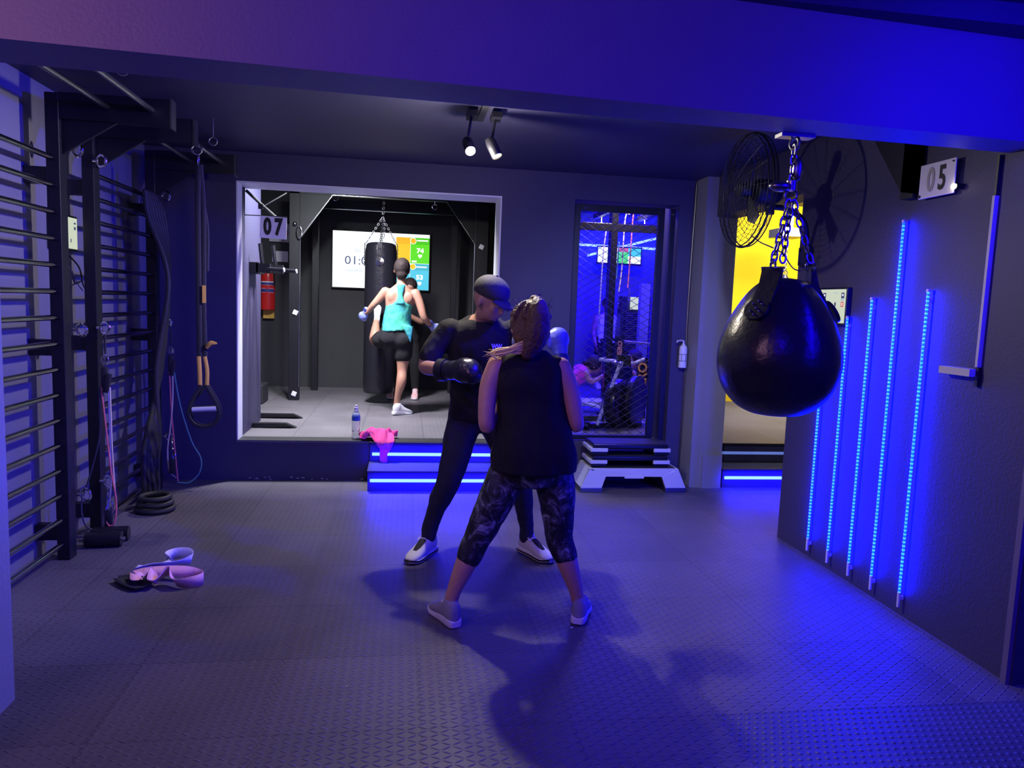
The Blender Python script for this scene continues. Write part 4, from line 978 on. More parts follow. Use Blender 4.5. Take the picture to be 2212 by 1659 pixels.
# benches, steps and letter board deeper in the gym
for (x0, y0, z0, x1, y1, z1, l) in ((1.6, 8.2, .342, 2.6, 8.5, .50, 'low pale bench under the person in pink'), (1.6, 7.75, .342, 2.12, 7.95, .40, 'lowest dark floor bench left of the bike'), (2.75, 9.6, .342, 3.7, 10.1, .86, 'dark padded bench at the back right of the gym')):
    t = thing('gym_bench', l, 'bench', ((x0+x1)/2, y0, .342), 'benches in the blue gym')
    b = MB(); b.box((x0, y0, z1-.06), (x1, y1, z1), bev=.008); b.build('bench_top', 'grey' if 'pale' in l else 'rubber', t, False)
    b = MB()
    for xx in (x0+.03, x1-.08): b.box((xx, y0+.02, z0), (xx+.05, y1-.02, z1-.06))
    b.build('leg', 'black', t, False)
for (x, y, z, h, l) in ((2.66, 7.98, .62, .33, 'nearer upright orange HERO lettering on a dark board'), (2.68, 8.98, .97, .18, 'farther small upright orange HERO lettering')):
    t = thing('letter_board', l, 'sign', (x, y, .34), 'boards with orange letters')
    b = MB(); b.box((x-.06, y+.006, .342), (x+.06, y+.04, z+h+.08)); b.build('board', 'black', t, False)
    text('HERO', h*.44, (x, y, z+h/2), (0, 0, 1), (-1, 0, 0), 'orange_ink', t, 'letter', 1.0, thick=.004)
t = thing('cable_machine', 'dark ribbed tower with pale label at the back of the gym', 'exercise machine', (3.3, 10.6, .34))
b = MB(); b.box((3.12, 10.5, .342), (3.56, 10.7, 1.75), bev=.01)
b.build('column', 'black', t, False)
b = MB()
for k in range(18): b.box((3.18, 10.47, .95+k*.032), (3.50, 10.5, .972+k*.032))
b.build('weight_plate', 'rubber', t, False)
b = MB(); b.box((3.24, 10.46, 1.56), (3.50, 10.468, 1.74)); b.build('label', 'scr_pale', t, False)
b = MB(); b.box((3.02, 9.3, .345), (3.14, 9.4, 1.9)); tag(b.build('locker_post', 'wall_pale', smooth=False), 'pale upright post between the gym machines', 'post')
b = MB(); b.box((1.48, 7.6, .345), (1.62, 7.75, 2.0)); tag(b.build('locker_post', 'grey', smooth=False), 'pale post hidden by the left gate frame', 'post')
# gym screen and ceiling light lines
t = thing('gym_screen', 'wall screen with white and green halves seen through the mesh', 'screen', (3.2, 11.0, 2.2))
b = MB(); b.box((2.86, 11.03, 2.22), (3.56, 11.07, 2.5)); b.build('bezel', 'black', t, False)
for m, x0, x1, z0, z1 in (('scr_white', 2.87, 3.17, 2.25, 2.48), ('scr_red', 3.17, 3.34, 2.42, 2.48), ('scr_green', 3.17, 3.34, 2.25, 2.42), ('scr_cyan', 3.34, 3.54, 2.36, 2.48), ('scr_white', 3.34, 3.54, 2.25, 2.36)):
    b = MB(); b.box((x0, 11.024, z0), (x1, 11.03, z1)); b.build('tile', m, t, False)
b = MB(); b.box((3.18, 11.07, 2.3), (3.24, 11.7, 2.4)); b.build('wall_arm', 'black', t, False)
for p, q, l in (((2.45, 11.55, 2.545), (4.2, 11.55, 2.53), 'level glowing light line on the gym back wall'), ((2.80, 11.4, 2.37), (4.2, 11.4, 2.77), 'sloping glowing light line across the gym corner')):
    b = MB(); b.cyl(p, q, .018, 10); tag(b.build('light_tube', 'led_room'), l, 'light', 'light lines in the blue gym')
for x, z, l in ((2.42, 2.60, 'left white ball lamp at the top of the gym'), (2.98, 2.60, 'right white ball lamp at the top of the gym')):
    b = MB(); b.ell((x, 9.2, z), (.03, .03, .03)); b.cyl((x, 9.2, z), (x, 9.2, 3.05), .004, 6); tag(b.build('ceiling_lamp', 'lamp'), l, 'light', 'ball lamps in the gym')
# small speed bag in the yellow room
t = thing('speed_bag', 'small teardrop bag on a chain before the yellow wall', 'punching bag', (4.55, 8.5, 1.8))
b = MB(); b.lathe(crom([(.01, 1.72), (.10, 1.76), (.13, 1.84), (.10, 1.93), (.05, 2.0), (.02, 2.05)], 4), (4.55, 8.5, 0), 28); b.build('leather_body', 'leather', t)
b = MB(); chain(b, [(4.55, 8.5, 2.07), (4.55, 8.5, 2.50)], .045, .024, .004); b.torus((4.55, 8.5, 2.07), (0, 1, 0), .03, .006, 16, 6); b.build('chain', 'steel', t)
b = MB(); b.box((4.43, 8.4, 2.50), (4.75, 8.75, 2.60)); b.box((4.57, 8.5, 2.60), (4.61, 8.6, 3.05)); b.build('ceiling_mount', 'steel_dark', t, False)
# ============================================================ people
def frame_m(f, up):
    """columns: right, forward, up"""
    f = V(f).normalized(); r = f.cross(V(up)).normalized(); u = r.cross(f)
    return Matrix((r, f, u)).transposed()
def head(b, c, f, up=(0, 0, 1), s=1.0, nose=True):
    A = frame_m(f, up); c = V(c)
    def e(p, r, tilt=None):
        b.ell(c+A @ (V(p)*s), [q*s for q in r], A if tilt is None else A @ tilt, n=20, m=12)
    e((0, -.012, .018), (.076, .096, .098)); e((0, .028, -.045), (.058, .062, .068)); e((0, .052, -.082), (.032, .030, .026))
    e((0, -.01, -.07), (.048, .05, .06))
    if nose:
        e((0, .092, -.018), (.010, .014, .026)); e((0, .102, -.034), (.015, .014, .011)); e((0, .080, .020), (.052, .012, .010))
        e((0, .085, -.058), (.022, .010, .005)); e((0, .084, -.066), (.020, .010, .005))
        for q in (-1, 1): e((q*.040, .066, -.026), (.022, .018, .020))
    for q in (-1, 1): e((q*.080, -.012, -.018), (.010, .020, .032), Matrix.Rotation(-.2*q, 3, 'Z'))
    return A
def eyes(c, f, up, s, parent):
    A = frame_m(f, up)
    for q in (-1, 1):
        b = MB(); b.ell(V(c)+A @ (V((q*.031, .081, .002))*s), (.012*s, .010*s, .009*s), A, n=14, m=8); e_ = b.build('eye', 'white', parent)
        b = MB(); b.ell(V(c)+A @ (V((q*.031, .089, .001))*s), (.0055*s, .003*s, .0055*s), A, n=10, m=6); b.build('iris', 'hair', e_)
        b = MB(); b.tube([V(c)+A @ (V((q*.014, .094, .018))*s), V(c)+A @ (V((q*.032, .096, .024))*s), V(c)+A @ (V((q*.050, .086, .018))*s)], [.003, .0042, .002], 6, smooth=3); b.build('eyebrow', 'hair', parent)
def torso(b, rings, la, lb, off=0.0):
    """rings: (center, half width, half depth); lateral axis turns from la (hips) to lb (shoulders)"""
    n = len(rings); out = []
    for i, (c, w_, d_) in enumerate(rings):
        t = i/(n-1); lat = V(la).lerp(V(lb), t).normalized()
        a = V(rings[min(n-1, i+1)][0])-V(rings[max(0, i-1)][0]); fr = a.normalized().cross(lat).normalized()
        out.append((c, lat*(w_+off), fr*(d_+off)))
    b.loft(out, 28, 5, 2.25)
def limb(b, pts, rad, off=0, n=16, k=6): b.tube(pts, [r+off for r in rad], n, smooth=k, round_=True)
def hand(b, w, d, palm_n, side, s=1.0, curl=.9):
    """wrist, pointing direction, palm normal; five bent fingers, thumb on the given side"""
    d = V(d).normalized(); nn = V(palm_n).normalized(); lat = d.cross(nn).normalized(); w = V(w)
    b.ell(w+d*.045*s, (.038*s, .050*s, .016*s), Matrix((lat, d, nn)).transposed(), n=14, m=8)
    for i, L_ in enumerate((.066, .076, .070, .056)):
        q = w+d*.085*s+lat*(i-1.5)*.0185*s; P = [q-d*.02*s]; dd = d.copy()
        for k, f in enumerate((.45, .3, .25)):
            dd = (dd+nn*curl*.55).normalized(); P.append(P[-1]+dd*L_*f*s*1.2)
        b.tube(P, [.0095*s, .0092*s, .0085*s, .0072*s], 8, smooth=3, round_=True)
    q = w+d*.02*s-lat*side*.03*s; b.tube([q, q-lat*side*.025*s+d*.03*s, q-lat*side*.022*s+d*.06*s+nn*.015*s], [.011*s, .0105*s, .009*s], 8, smooth=3, round_=True)

def shoe(parent, heel, toe, up=(0, 0, 1), L=None, upper='shoe_white', sole='shoe_sole', lace='shoe_sole', under=None, name='shoe', label=None, s=1.0):
    heel, toe = V(heel), V(toe); f = (toe-heel).normalized(); L = L or .27
    A = frame_m(f, up); k = L/.27
    T = lambda x, y, z: heel+A @ V((y*k, x*k, z*k))      # x forward, y side
    b = MB()
    st = [(-.004, .016, .058, .036), (.010, .033, .066, .054), (.045, .041, .070, .058), (.085, .038, .066, .050), (.125, .040, .056, .042), (.165, .045, .045, .034), (.205, .047, .037, .027), (.24, .040, .031, .020), (.262, .022, .026, .010)]
    b.skin([b.ring(T(x, 0, zc), A @ V((w_*k, 0, 0)), A @ V((0, 0, h*k)), 24, 2.4) for x, w_, zc, h in [tuple(q) for q in crom(st, 4)]])
    b.tube([T(.062, 0, .09), T(.058, 0, .128)], [.042*k, .035*k], 20)
    up_ = b.organic(name, upper, parent, voxel=.006, it=4, label=label)
    b = MB(); st = [(-.008, .022, .026), (.01, .038, .034), (.06, .041, .036), (.12, .041, .030), (.17, .048, .026), (.215, .049, .024), (.25, .040, .026), (.272, .020, .030)]
    rg = []
    for x, w_, z_ in [tuple(q) for q in crom(st, 4)]:
        w2 = w_*k; zt = z_*k; zb = .0 if x < .22 else (x-.22)*.25*k
        rg.append([b.bm.verts.new(heel+A @ V(p)) for p in ((-w2*.88, x*k, zb), (-w2, x*k, zb+.008*k), (-w2*.96, x*k, zt), (w2*.96, x*k, zt), (w2, x*k, zb+.008*k), (w2*.88, x*k, zb))])
    b.skin(rg); so = b.build('sole', sole, up_)
    if under:
        b = MB(); rg = []
        for x, w_, z_ in [tuple(q) for q in crom(st, 4)]:
            w2 = w_*k*1.05; zb = .0005+(0 if x < .22 else (x-.22)*.25*k)
            rg.append([b.bm.verts.new(heel+A @ V(p)) for p in ((-w2*.9, x*k, zb), (-w2, x*k, zb+.020*k), (w2, x*k, zb+.020*k), (w2*.9, x*k, zb))])
        b.skin(rg); b.build('outsole', under, up_)
    if lace == 'lace':
        b = MB(); b.loft([(T(.085, 0, .112), A @ V((.014, 0, 0)), A @ V((0, 0, .006))), (T(.12, 0, .0985), A @ V((.023, 0, 0)), A @ V((0, 0, .007))), (T(.16, 0, .080), A @ V((.022, 0, 0)), A @ V((0, 0, .007))), (T(.20, 0, .063), A @ V((.014, 0, 0)), A @ V((0, 0, .005)))], 16, 4); b.build('tongue', 'lace', up_)
    b = MB()
    for i in range(5):
        x = .105+.021*i; z = .104-.0135*i; w2 = .024
        b.tube([T(x, -w2, z-.006), T(x+.004, -w2*.4, z+.004), T(x+.004, w2*.4, z+.004), T(x, w2, z-.006)], .0048*k, 6, smooth=3, round_=True)
    b.tube([T(.10, .005, .108), T(.09, .03, .112), T(.115, .035, .098)], .003*k, 6, smooth=4, round_=True)
    b.build('lace', 'shoe_sole' if lace == 'lace' else lace, up_)
    return up_

def glove(parent, c, d, up, m='leather', s=1.0, cuff=True, name='boxing_glove', label=None, thumb=1):
    """padded boxing glove: c centre of the fist, d pointing along the knuckles"""
    A = frame_m(d, up); c = V(c); b = MB()
    def e(p, r): b.ell(c+A @ (V(p)*s), [q*s for q in r], A, n=20, m=12)
    e((0, .01, .0), (.062, .075, .058)); e((0, .045, -.012), (.058, .045, .05)); e((0, -.05, 0), (.048, .06, .045))
    e((thumb*.058, .0, .005), (.024, .052, .026)); e((thumb*.045, .038, .005), (.022, .026, .022))
    b.tube([c+A @ V((0, -.07*s, 0)), c+A @ V((0, -.14*s, 0))], [.042*s, .048*s], 20)
    g = b.organic(name, m, parent, voxel=.007, it=4, rough=.002, rs=30, label=label)
    b = MB(); b.tube([c+A @ V((0, -.095*s, 0)), c+A @ V((0, -.13*s, 0))], [.050*s, .052*s], 20); b.build('wrist_strap', 'navy' if m == 'glove_blue' else 'black', g)
    return g

# ------------------------------------------------------------ woman in front, seen from behind
t = thing('person', 'woman with ponytail in black tank and marbled leggings, seen from behind', 'person', (.57, 3.52, 0))
tr = [((.635, 3.50, .70), .10, .09), ((.635, 3.495, .79), .175, .125), ((.635, 3.495, .87), .180, .125), ((.63, 3.505, .97), .145, .10), ((.615, 3.51, 1.08), .142, .105), ((.60, 3.51, 1.19), .155, .105), ((.597, 3.505, 1.27), .155, .088), ((.597, 3.505, 1.325), .105, .065), ((.60, 3.51, 1.36), .055, .050)]
AX = V((1, 0, 0)); SX = V((.99, -.06, 0))
legL = [(.545, 3.50, .80), (.47, 3.505, .64), (.385, 3.51, .44), (.325, 3.49, .31), (.27, 3.49, .17), (.255, 3.50, .09)]
legR = [(.725, 3.50, .80), (.765, 3.505, .64), (.785, 3.51, .44), (.825, 3.475, .31), (.875, 3.475, .17), (.895, 3.49, .09)]
rl = [.098, .086, .062, .054, .037, .034]
armL = [(.445, 3.50, 1.275), (.405, 3.485, 1.16), (.400, 3.46, .99), (.46, 3.58, 1.08), (.56, 3.74, 1.22), (.595, 3.79, 1.27)]
armR = [(.750, 3.49, 1.275), (.800, 3.475, 1.16), (.835, 3.455, 1.00), (.835, 3.58, 1.08), (.818, 3.73, 1.23), (.812, 3.79, 1.29)]
ra = [.052, .047, .038, .037, .027, .025]
b = MB(); torso(b, tr, AX, SX)
for l in (legL, legR): limb(b, l, rl)
for l in (armL, armR): limb(b, l, ra, k=7)
for l in (legL, legR): b.ell(V(l[-1])+V((0, .0, -.03)), (.034, .045, .04))
b.tube([(.60, 3.51, 1.33), (.60, 3.53, 1.42)], [.052, .047], 16)
head(b, (.60, 3.545, 1.470), (.05, 1, -.12))
for w_, d_ in ((armL[-1], (.1, .45, .9)), (armR[-1], (0, .45, .9))): hand(b, w_, d_, (0, 1, -.6), 1, .62, 1.3)
body = b.organic('body', 'skin', t, voxel=.009, it=5)
b = MB(); torso(b, tr[:4], AX, AX, .010)
for l in (legL, legR): limb(b, l[:3]+[V(l[2]).lerp(V(l[3]), .75)], [q+.008 for q in rl[:3]]+[.064])
b.ell((.555, 3.45, .82), (.10, .085, .10)); b.ell((.715, 3.45, .82), (.10, .085, .10))
b.organic('leggings', 'leggings', t, voxel=.010, it=4, rough=.004, rs=14)
b = MB(); tk = [((.638, 3.475, .775), .212, .168), ((.637, 3.478, .86), .210, .168), ((.63, 3.49, .98), .183, .145), ((.615, 3.505, 1.10), .165, .132), ((.60, 3.505, 1.20), .168, .125), ((.597, 3.503, 1.275), .166, .105), ((.597, 3.50, 1.325), .120, .080), ((.60, 3.505, 1.350), .072, .064)]
torso(b, tk, AX, SX); b.tube([(.475, 3.50, 1.295), (.725, 3.49, 1.295)], [.040, .040], 14, round_=True)
b.organic('tank_top', 'cloth_black', t, voxel=.009, it=3, rough=.010, rs=8)
b = MB(); hc = V((.60, 3.53, 1.487)); b.ell(hc, (.096, .108, .106)); b.ell(hc+V((0, -.045, -.045)), (.092, .075, .095)); b.ell(hc+V((.01, -.05, -.10)), (.05, .045, .06))
b.ell((.615, 3.485, 1.582), (.036, .036, .030)); b.ell((.61, 3.475, 1.60), (.026, .026, .02))
b.tube([(.615, 3.47, 1.59), (.62, 3.415, 1.555), (.615, 3.405, 1.47), (.60, 3.405, 1.40), (.575, 3.405, 1.345)], [.026, .044, .058, .054, .034], 14, smooth=5, round_=True)
for k in range(9):
    a = k*.7; b.tube([hc+V((.086*math.cos(a), -.02+.09*math.sin(a), .03)), hc+V((.05*math.cos(a), -.03+.06*math.sin(a), .085)), V((.613, 3.485, 1.585))], [.016, .014, .01], 8, smooth=4, round_=True)
hair = b.organic('hair', 'hair_brown', t, voxel=.006, it=2, rough=.004, rs=45)
b = MB(); random.seed(11)
for k in range(46):
    z0 = random.uniform(1.345, 1.385); ex = random.uniform(.365, .47); ez = 1.335+random.uniform(-.030, .022); m_ = random.uniform(-.012, .014); yy = random.uniform(3.395, 3.43)
    b.tube([(random.uniform(.57, .60), 3.42, z0+.02), (.535, yy, z0+.004+m_*.5), (.485, yy+.008, 1.356+m_), ((ex+.485)/2-.005, yy+.02, 1.343+m_*1.3), (ex, yy+.04, ez)], [.0052, .0056, .0045, .0032, .0007], 5, smooth=4, round_=True)
b.tube([(.43, 3.41, 1.315), (.405, 3.405, 1.330), (.39, 3.40, 1.342)], [.004, .003, .001], 5, smooth=3)
b.build('blonde_lock', 'hair_blonde', hair, label='blonde ponytail ends swung over the left shoulder')
b = MB(); random.seed(4)
for k in range(34):
    a = random.uniform(0, 6.28); p = hc+V((.088*math.cos(a), .09*math.sin(a)-.01, .05+.04*random.random())); q = p+V((.02*math.cos(a), .01*math.sin(a), .015+.03*random.random()))
    b.tube([p, (p+q)/2+V((0, 0, .008)), q], [.0010, .0008, .0004], 4, smooth=3)
for k in range(14):
    a = random.uniform(0, 6.28); p = V((.612, 3.48, 1.60)); q = p+V((.035*math.cos(a), .01, .012+.018*random.random())); b.tube([p, (p+q)/2+V((0, 0, .01)), q], [.001, .0008, .0004], 4, smooth=3)
b.build('flyaway_hair', 'hair_brown', hair)
shoe(t, (.278, 3.437, .006), (.175, 3.68, .0), L=.262, upper='shoe_grey', label='pale grey left running shoe')
shoe(t, (.880, 3.425, .012), (.975, 3.675, .0), L=.262, upper='shoe_grey', label='pale grey right running shoe')
glove(t, (.812, 3.845, 1.385), (-.02, .45, .9), (0, -1, .3), 'glove_blue', .92, label='blue and white right glove beside her head', thumb=-1)
glove(t, (.615, 3.84, 1.37), (.1, .45, .9), (0, -1, .3), 'glove_blue', .92, thumb=1)

# ------------------------------------------------------------ instructor in black cap
t = thing('person', 'man in black cap, t-shirt and trousers holding up black mitts', 'person', (.45, 4.45, 0))
tr = [((.46, 4.46, .80), .11, .09), ((.46, 4.45, .90), .165, .12), ((.455, 4.44, .98), .16, .115), ((.45, 4.42, 1.08), .150, .11), ((.445, 4.38, 1.20), .165, .12), ((.445, 4.33, 1.32), .185, .12), ((.445, 4.30, 1.42), .165, .09), ((.447, 4.285, 1.47), .10, .07), ((.45, 4.275, 1.50), .058, .055)]
AH = V((-1, .05, 0)); AS = V((-1, .05, -.04))
legA = [(.385, 4.45, .88), (.345, 4.42, .74), (.295, 4.38, .52), (.235, 4.44, .35), (.19, 4.475, .20), (.178, 4.485, .10)]
legB = [(.545, 4.45, .88), (.62, 4.42, .74), (.71, 4.37, .52), (.755, 4.43, .35), (.785, 4.465, .20), (.79, 4.475, .10)]
rl = [.095, .084, .062, .055, .040, .036]
armA = [(.265, 4.30, 1.405), (.19, 4.30, 1.32), (.125, 4.28, 1.205), (.17, 4.15, 1.195), (.235, 4.05, 1.20)]
armB = [(.63, 4.29, 1.415), (.70, 4.27, 1.32), (.76, 4.25, 1.20), (.745, 4.14, 1.205), (.73, 4.05, 1.22)]
ra = [.058, .052, .043, .041, .030]
b = MB(); torso(b, tr, AH, AS)
for l in (legA, legB): limb(b, l, rl)
for l in (armA, armB): limb(b, l, ra, k=7)
HC = V((.480, 4.19, 1.590)); HF = V((.66, -.60, -.36))
b.tube([(.45, 4.28, 1.46), (.462, 4.245, 1.53)], [.058, .055], 18); head(b, HC, HF, s=1.04)
for w_, d_ in ((armA[-1], (.6, -.5, 0)), (armB[-1], (-.2, -.9, .1))): hand(b, w_, d_, (0, 0, -1), 1, .62, 1.3)
body = b.organic('body', 'skin3', t, voxel=.009, it=5)
eyes(HC, HF, (0, 0, 1), 1.04, t)
A = frame_m(HF, (0, 0, 1)); b = MB()
b.ell(HC+A @ V((0, .062, -.098)), (.030, .020, .020), A, n=14, m=8)
b.organic('beard', 'hair', t, voxel=.006, it=2, rough=.002, rs=60)
b = MB(); torso(b, tr[:5], AH, AS, .012)
for l in (legA, legB): limb(b, l[:5]+[V(l[5])+V((0, 0, .015))], [.112, .098, .076, .064, .048, .046])
b.organic('trousers', 'pants', t, voxel=.011, it=3, rough=.008, rs=11)
b = MB(); tk = [((.46, 4.44, .87), .178, .135), ((.455, 4.435, .97), .175, .13), ((.45, 4.41, 1.08), .172, .128), ((.445, 4.37, 1.20), .185, .135), ((.445, 4.325, 1.33), .200, .135), ((.445, 4.30, 1.425), .178, .105), ((.447, 4.285, 1.47), .115, .082), ((.45, 4.278, 1.488), .075, .066)]
torso(b, tk, AH, AS)
limb(b, [armA[0], armA[1], V(armA[1]).lerp(V(armA[2]), .55)], [.074, .070, .066]); limb(b, [armB[0], armB[1], V(armB[1]).lerp(V(armB[2]), .55)], [.074, .070, .066])
sh = b.organic('t_shirt', 'cloth_black', t, voxel=.010, it=3, rough=.011, rs=10)
text('WW', .042, (.525, 4.185, 1.325), (1, .18, 0), (0, .25, 1), 'band_violet', sh, 'chest_logo', .7, thick=.002)
b = MB(); b.ell(HC+A @ V((0, -.012, .050)), (.094, .112, .088), A, n=28, m=16)
for v in b.bm.verts:
    q = A.transposed() @ (v.co-HC)
    if q.z < .022: q.z = .022+(q.z-.022)*.12
    v.co = HC+A @ q
cp = b.build('cap', 'cap', t)
b = MB(); rg = []
for i in range(9):
    y = .085+.085*i/8; w_ = .072*math.sqrt(max(.02, 1-(i/8.3)**2.2)); z = .034-.018*(i/8)
    rg.append([b.bm.verts.new(HC+A @ V((w_*q, y-.02*abs(q)**2, z-.018*q*q+dz))) for q, dz in [(k/5-1, .003) for k in range(11)]+[(1-k/5, -.003) for k in range(11)]])
b.skin(rg); b.build('bill', 'cap', cp); b = MB(); b.ell(HC+A @ V((0, -.012, .140)), (.008, .008, .005), A); b.build('button', 'cap', cp)
shoe(t, (.215, 4.545, .012), (.075, 4.345, .0), L=.285, sole='shoe_sole', lace='lace', under='sole_black', label='white shoe with black laces, left in the picture')
shoe(t, (.765, 4.535, .012), (.90, 4.33, .0), L=.285, sole='shoe_sole', lace='lace', under='sole_black', label='white shoe with black laces, right in the picture')
glove(t, (.325, 3.975, 1.205), (.72, -.55, .05), (.1, 0, 1), 'leather', 1.22, name='mitt', label='bulky black mitt held in front of the belly', thumb=-1)
glove(t, (.715, 3.97, 1.225), (-.2, -.9, .1), (0, 0, 1), 'leather', 1.0, name='mitt', thumb=1)

# ------------------------------------------------------------ woman kicking the long bag
t = thing('person', 'woman in turquoise racerback and black shorts kicking the long bag', 'person', (-.05, 8.05, .34))
tr = [((-.075, 8.06, 1.07), .10, .09), ((-.085, 8.06, 1.15), .165, .12), ((-.09, 8.06, 1.23), .160, .115), ((-.08, 8.05, 1.34), .125, .09), ((-.065, 8.045, 1.45), .135, .095), ((-.05, 8.04, 1.55), .152, .10), ((-.045, 8.04, 1.64), .148, .08), ((-.042, 8.04, 1.70), .095, .06), ((-.04, 8.045, 1.74), .05, .048)]
AX = V((1, .15, .10)).normalized(); SX = V((1, .02, -.06)).normalized()
legS = [(-.005, 8.05, 1.13), (-.005, 8.045, .99), (-.01, 8.03, .82), (-.018, 7.99, .70), (-.05, 8.0, .55), (-.062, 8.02, .45)]
legK = [(-.165, 8.09, 1.15), (-.25, 8.25, 1.13), (-.325, 8.42, 1.12), (-.32, 8.50, 1.20), (-.315, 8.60, 1.31)]
armL = [(-.205, 8.04, 1.655), (-.265, 8.05, 1.58), (-.325, 8.06, 1.51), (-.37, 8.10, 1.455), (-.405, 8.12, 1.42)]
armR = [(.115, 8.03, 1.645), (.165, 8.0, 1.53), (.205, 7.98, 1.40), (.25, 8.02, 1.345), (.29, 8.05, 1.31)]
b = MB(); torso(b, tr, AX, SX)
limb(b, legS, [.092, .080, .056, .055, .037, .034]); limb(b, legK, [.09, .078, .057, .054, .036])
limb(b, armL, [.050, .044, .037, .032, .024]); limb(b, armR, [.052, .046, .038, .034, .025])
b.tube([(-.04, 8.045, 1.71), (-.038, 8.06, 1.81)], [.048, .046], 14); head(b, (-.035, 8.07, 1.895), (.1, 1, .05), s=.98)
b.ell((-.13, 7.96, 1.60), (.045, .02, .06)); b.ell((.045, 7.955, 1.60), (.045, .02, .06))
hand(b, armL[-1], (-.35, .3, -.75), (0, 1, 0), 1, .55, 1.3); hand(b, armR[-1], (.55, .3, -.5), (0, 1, 0), 1, .6, 1.3)
b.organic('body', 'skin2', t, voxel=.011, it=5)
b = MB(); torso(b, tr[:4], AX, AX, .012); limb(b, legS[:2], [.108, .100]); limb(b, legK[:2], [.106, .098]); b.ell((-.02, 7.99, 1.14), (.10, .08, .10)); b.ell((-.155, 8.0, 1.16), (.09, .07, .09))
b.organic('shorts', 'cloth_black', t, voxel=.012, it=4, rough=.004)
b = MB(); torso(b, [((-.075, 8.05, 1.25), .168, .13), ((-.08, 8.045, 1.34), .150, .115), ((-.065, 8.04, 1.45), .142, .108), ((-.05, 8.035, 1.53), .135, .105), ((-.048, 8.035, 1.57), .06, .098)], AX, SX)
b.prism([(-.02, 7.93, 1.30), (.10, 7.93, 1.30), (.075, 7.935, 1.12)], (0, .05, 0))
b.tube([(-.048, 7.935, 1.53), (-.046, 7.945, 1.62), (-.043, 7.965, 1.70), (-.085, 8.03, 1.735)], [.05, .030, .040, .016], 12, smooth=4, flat=.5, up=(1, 0, 0)); b.tube([(-.046, 7.945, 1.62), (-.040, 7.965, 1.70), (.0, 8.03, 1.735)], [.026, .038, .016], 12, smooth=4, flat=.5, up=(1, 0, 0))
b.organic('racerback_top', 'teal', t, voxel=.010, it=3, rough=.006, rs=14)
b = MB(); hc = V((-.035, 8.062, 1.905)); b.ell(hc+V((0, -.004, .012)), (.088, .106, .104)); b.ell(hc+V((0, -.045, -.06)), (.062, .055, .06)); b.ell(hc+V((0, -.09, .03)), (.028, .022, .028)); b.organic('hair', 'hair', t, voxel=.008, it=3, rough=.003, rs=30)
shoe(t, (-.095, 7.95, .352), (.05, 8.06, .341), L=.245, label='white shoe of the standing leg')
shoe(t, (-.315, 8.72, 1.265), (-.30, 8.71, 1.50), up=(0, -1, 0), L=.24, label='white shoe of the raised foot pressed on the bag')
glove(t, (-.43, 8.15, 1.385), (-.35, .3, -.75), (0, -1, 0), 'glove_blue', .72, thumb=1); glove(t, (.335, 8.09, 1.27), (.55, .3, -.5), (0, -1, 0), 'glove_blue', .86, thumb=-1)

# ------------------------------------------------------------ partner behind the long bag
t = thing('person', 'person in dark clothes half hidden behind the long bag, pink shoe showing', 'person', (.05, 9.3, .34))
tr = [((.03, 9.38, .98), .10, .09), ((.03, 9.38, 1.08), .15, .11), ((.03, 9.37, 1.20), .13, .10), ((.03, 9.33, 1.35), .15, .11), ((.04, 9.29, 1.48), .16, .10), ((.05, 9.27, 1.56), .10, .07), ((.055, 9.25, 1.60), .05, .05)]
AX = V((-1, 0, 0)); la = [(.10, 9.38, 1.04), (.14, 9.34, .80), (.15, 9.38, .60), (.155, 9.40, .45)]; lb = [(-.04, 9.38, 1.04), (-.10, 9.34, .80), (-.14, 9.40, .60), (-.15, 9.42, .45)]
b = MB(); torso(b, tr, AX, AX); limb(b, la, [.085, .058, .05, .034]); limb(b, lb, [.085, .058, .05, .034])
limb(b, [(-.13, 9.29, 1.50), (-.2, 9.25, 1.32), (-.18, 9.12, 1.42)], [.05, .04, .03]); limb(b, [(.20, 9.29, 1.50), (.22, 9.22, 1.32), (.03, 9.10, 1.40)], [.05, .04, .03])
b.tube([(.055, 9.26, 1.58), (.06, 9.24, 1.66)], [.048, .046], 14); head(b, (.065, 9.22, 1.725), (-.2, -1, -.2), s=.98)
hand(b, (-.18, 9.12, 1.42), (-.2, -.2, .5), (0, -1, 0), 1, .85); hand(b, (.03, 9.10, 1.40), (-.6, .1, .3), (0, -1, 0), 1, .85)
b.organic('body', 'skin2', t, voxel=.012, it=4)
b = MB(); torso(b, tr[:4], AX, AX, .012); limb(b, la[:4], [.10, .07, .058, .045]); limb(b, lb[:4], [.10, .07, .058, .045]); b.organic('trousers', 'cloth_black', t, voxel=.012, it=3, rough=.005)
b = MB(); torso(b, tr[1:6], AX, AX, .014); limb(b, [(-.13, 9.29, 1.50), (-.19, 9.26, 1.36)], [.062, .058]); limb(b, [(.20, 9.29, 1.50), (.22, 9.24, 1.36)], [.062, .058]); b.organic('t_shirt', 'cloth_black', t, voxel=.012, it=3, rough=.005)
b = MB(); b.ell((.063, 9.235, 1.755), (.088, .10, .096)); b.organic('hair', 'hair', t, voxel=.009, it=2, rough=.002, rs=30)
shoe(t, (.16, 9.44, .352), (.145, 9.22, .341), L=.25, upper='shoe_pink', lace='white', label='pale pink shoe on the floor beyond the kicker'); shoe(t, (-.15, 9.46, .352), (-.16, 9.24, .341), L=.25, upper='shoe_pink', lace='white')

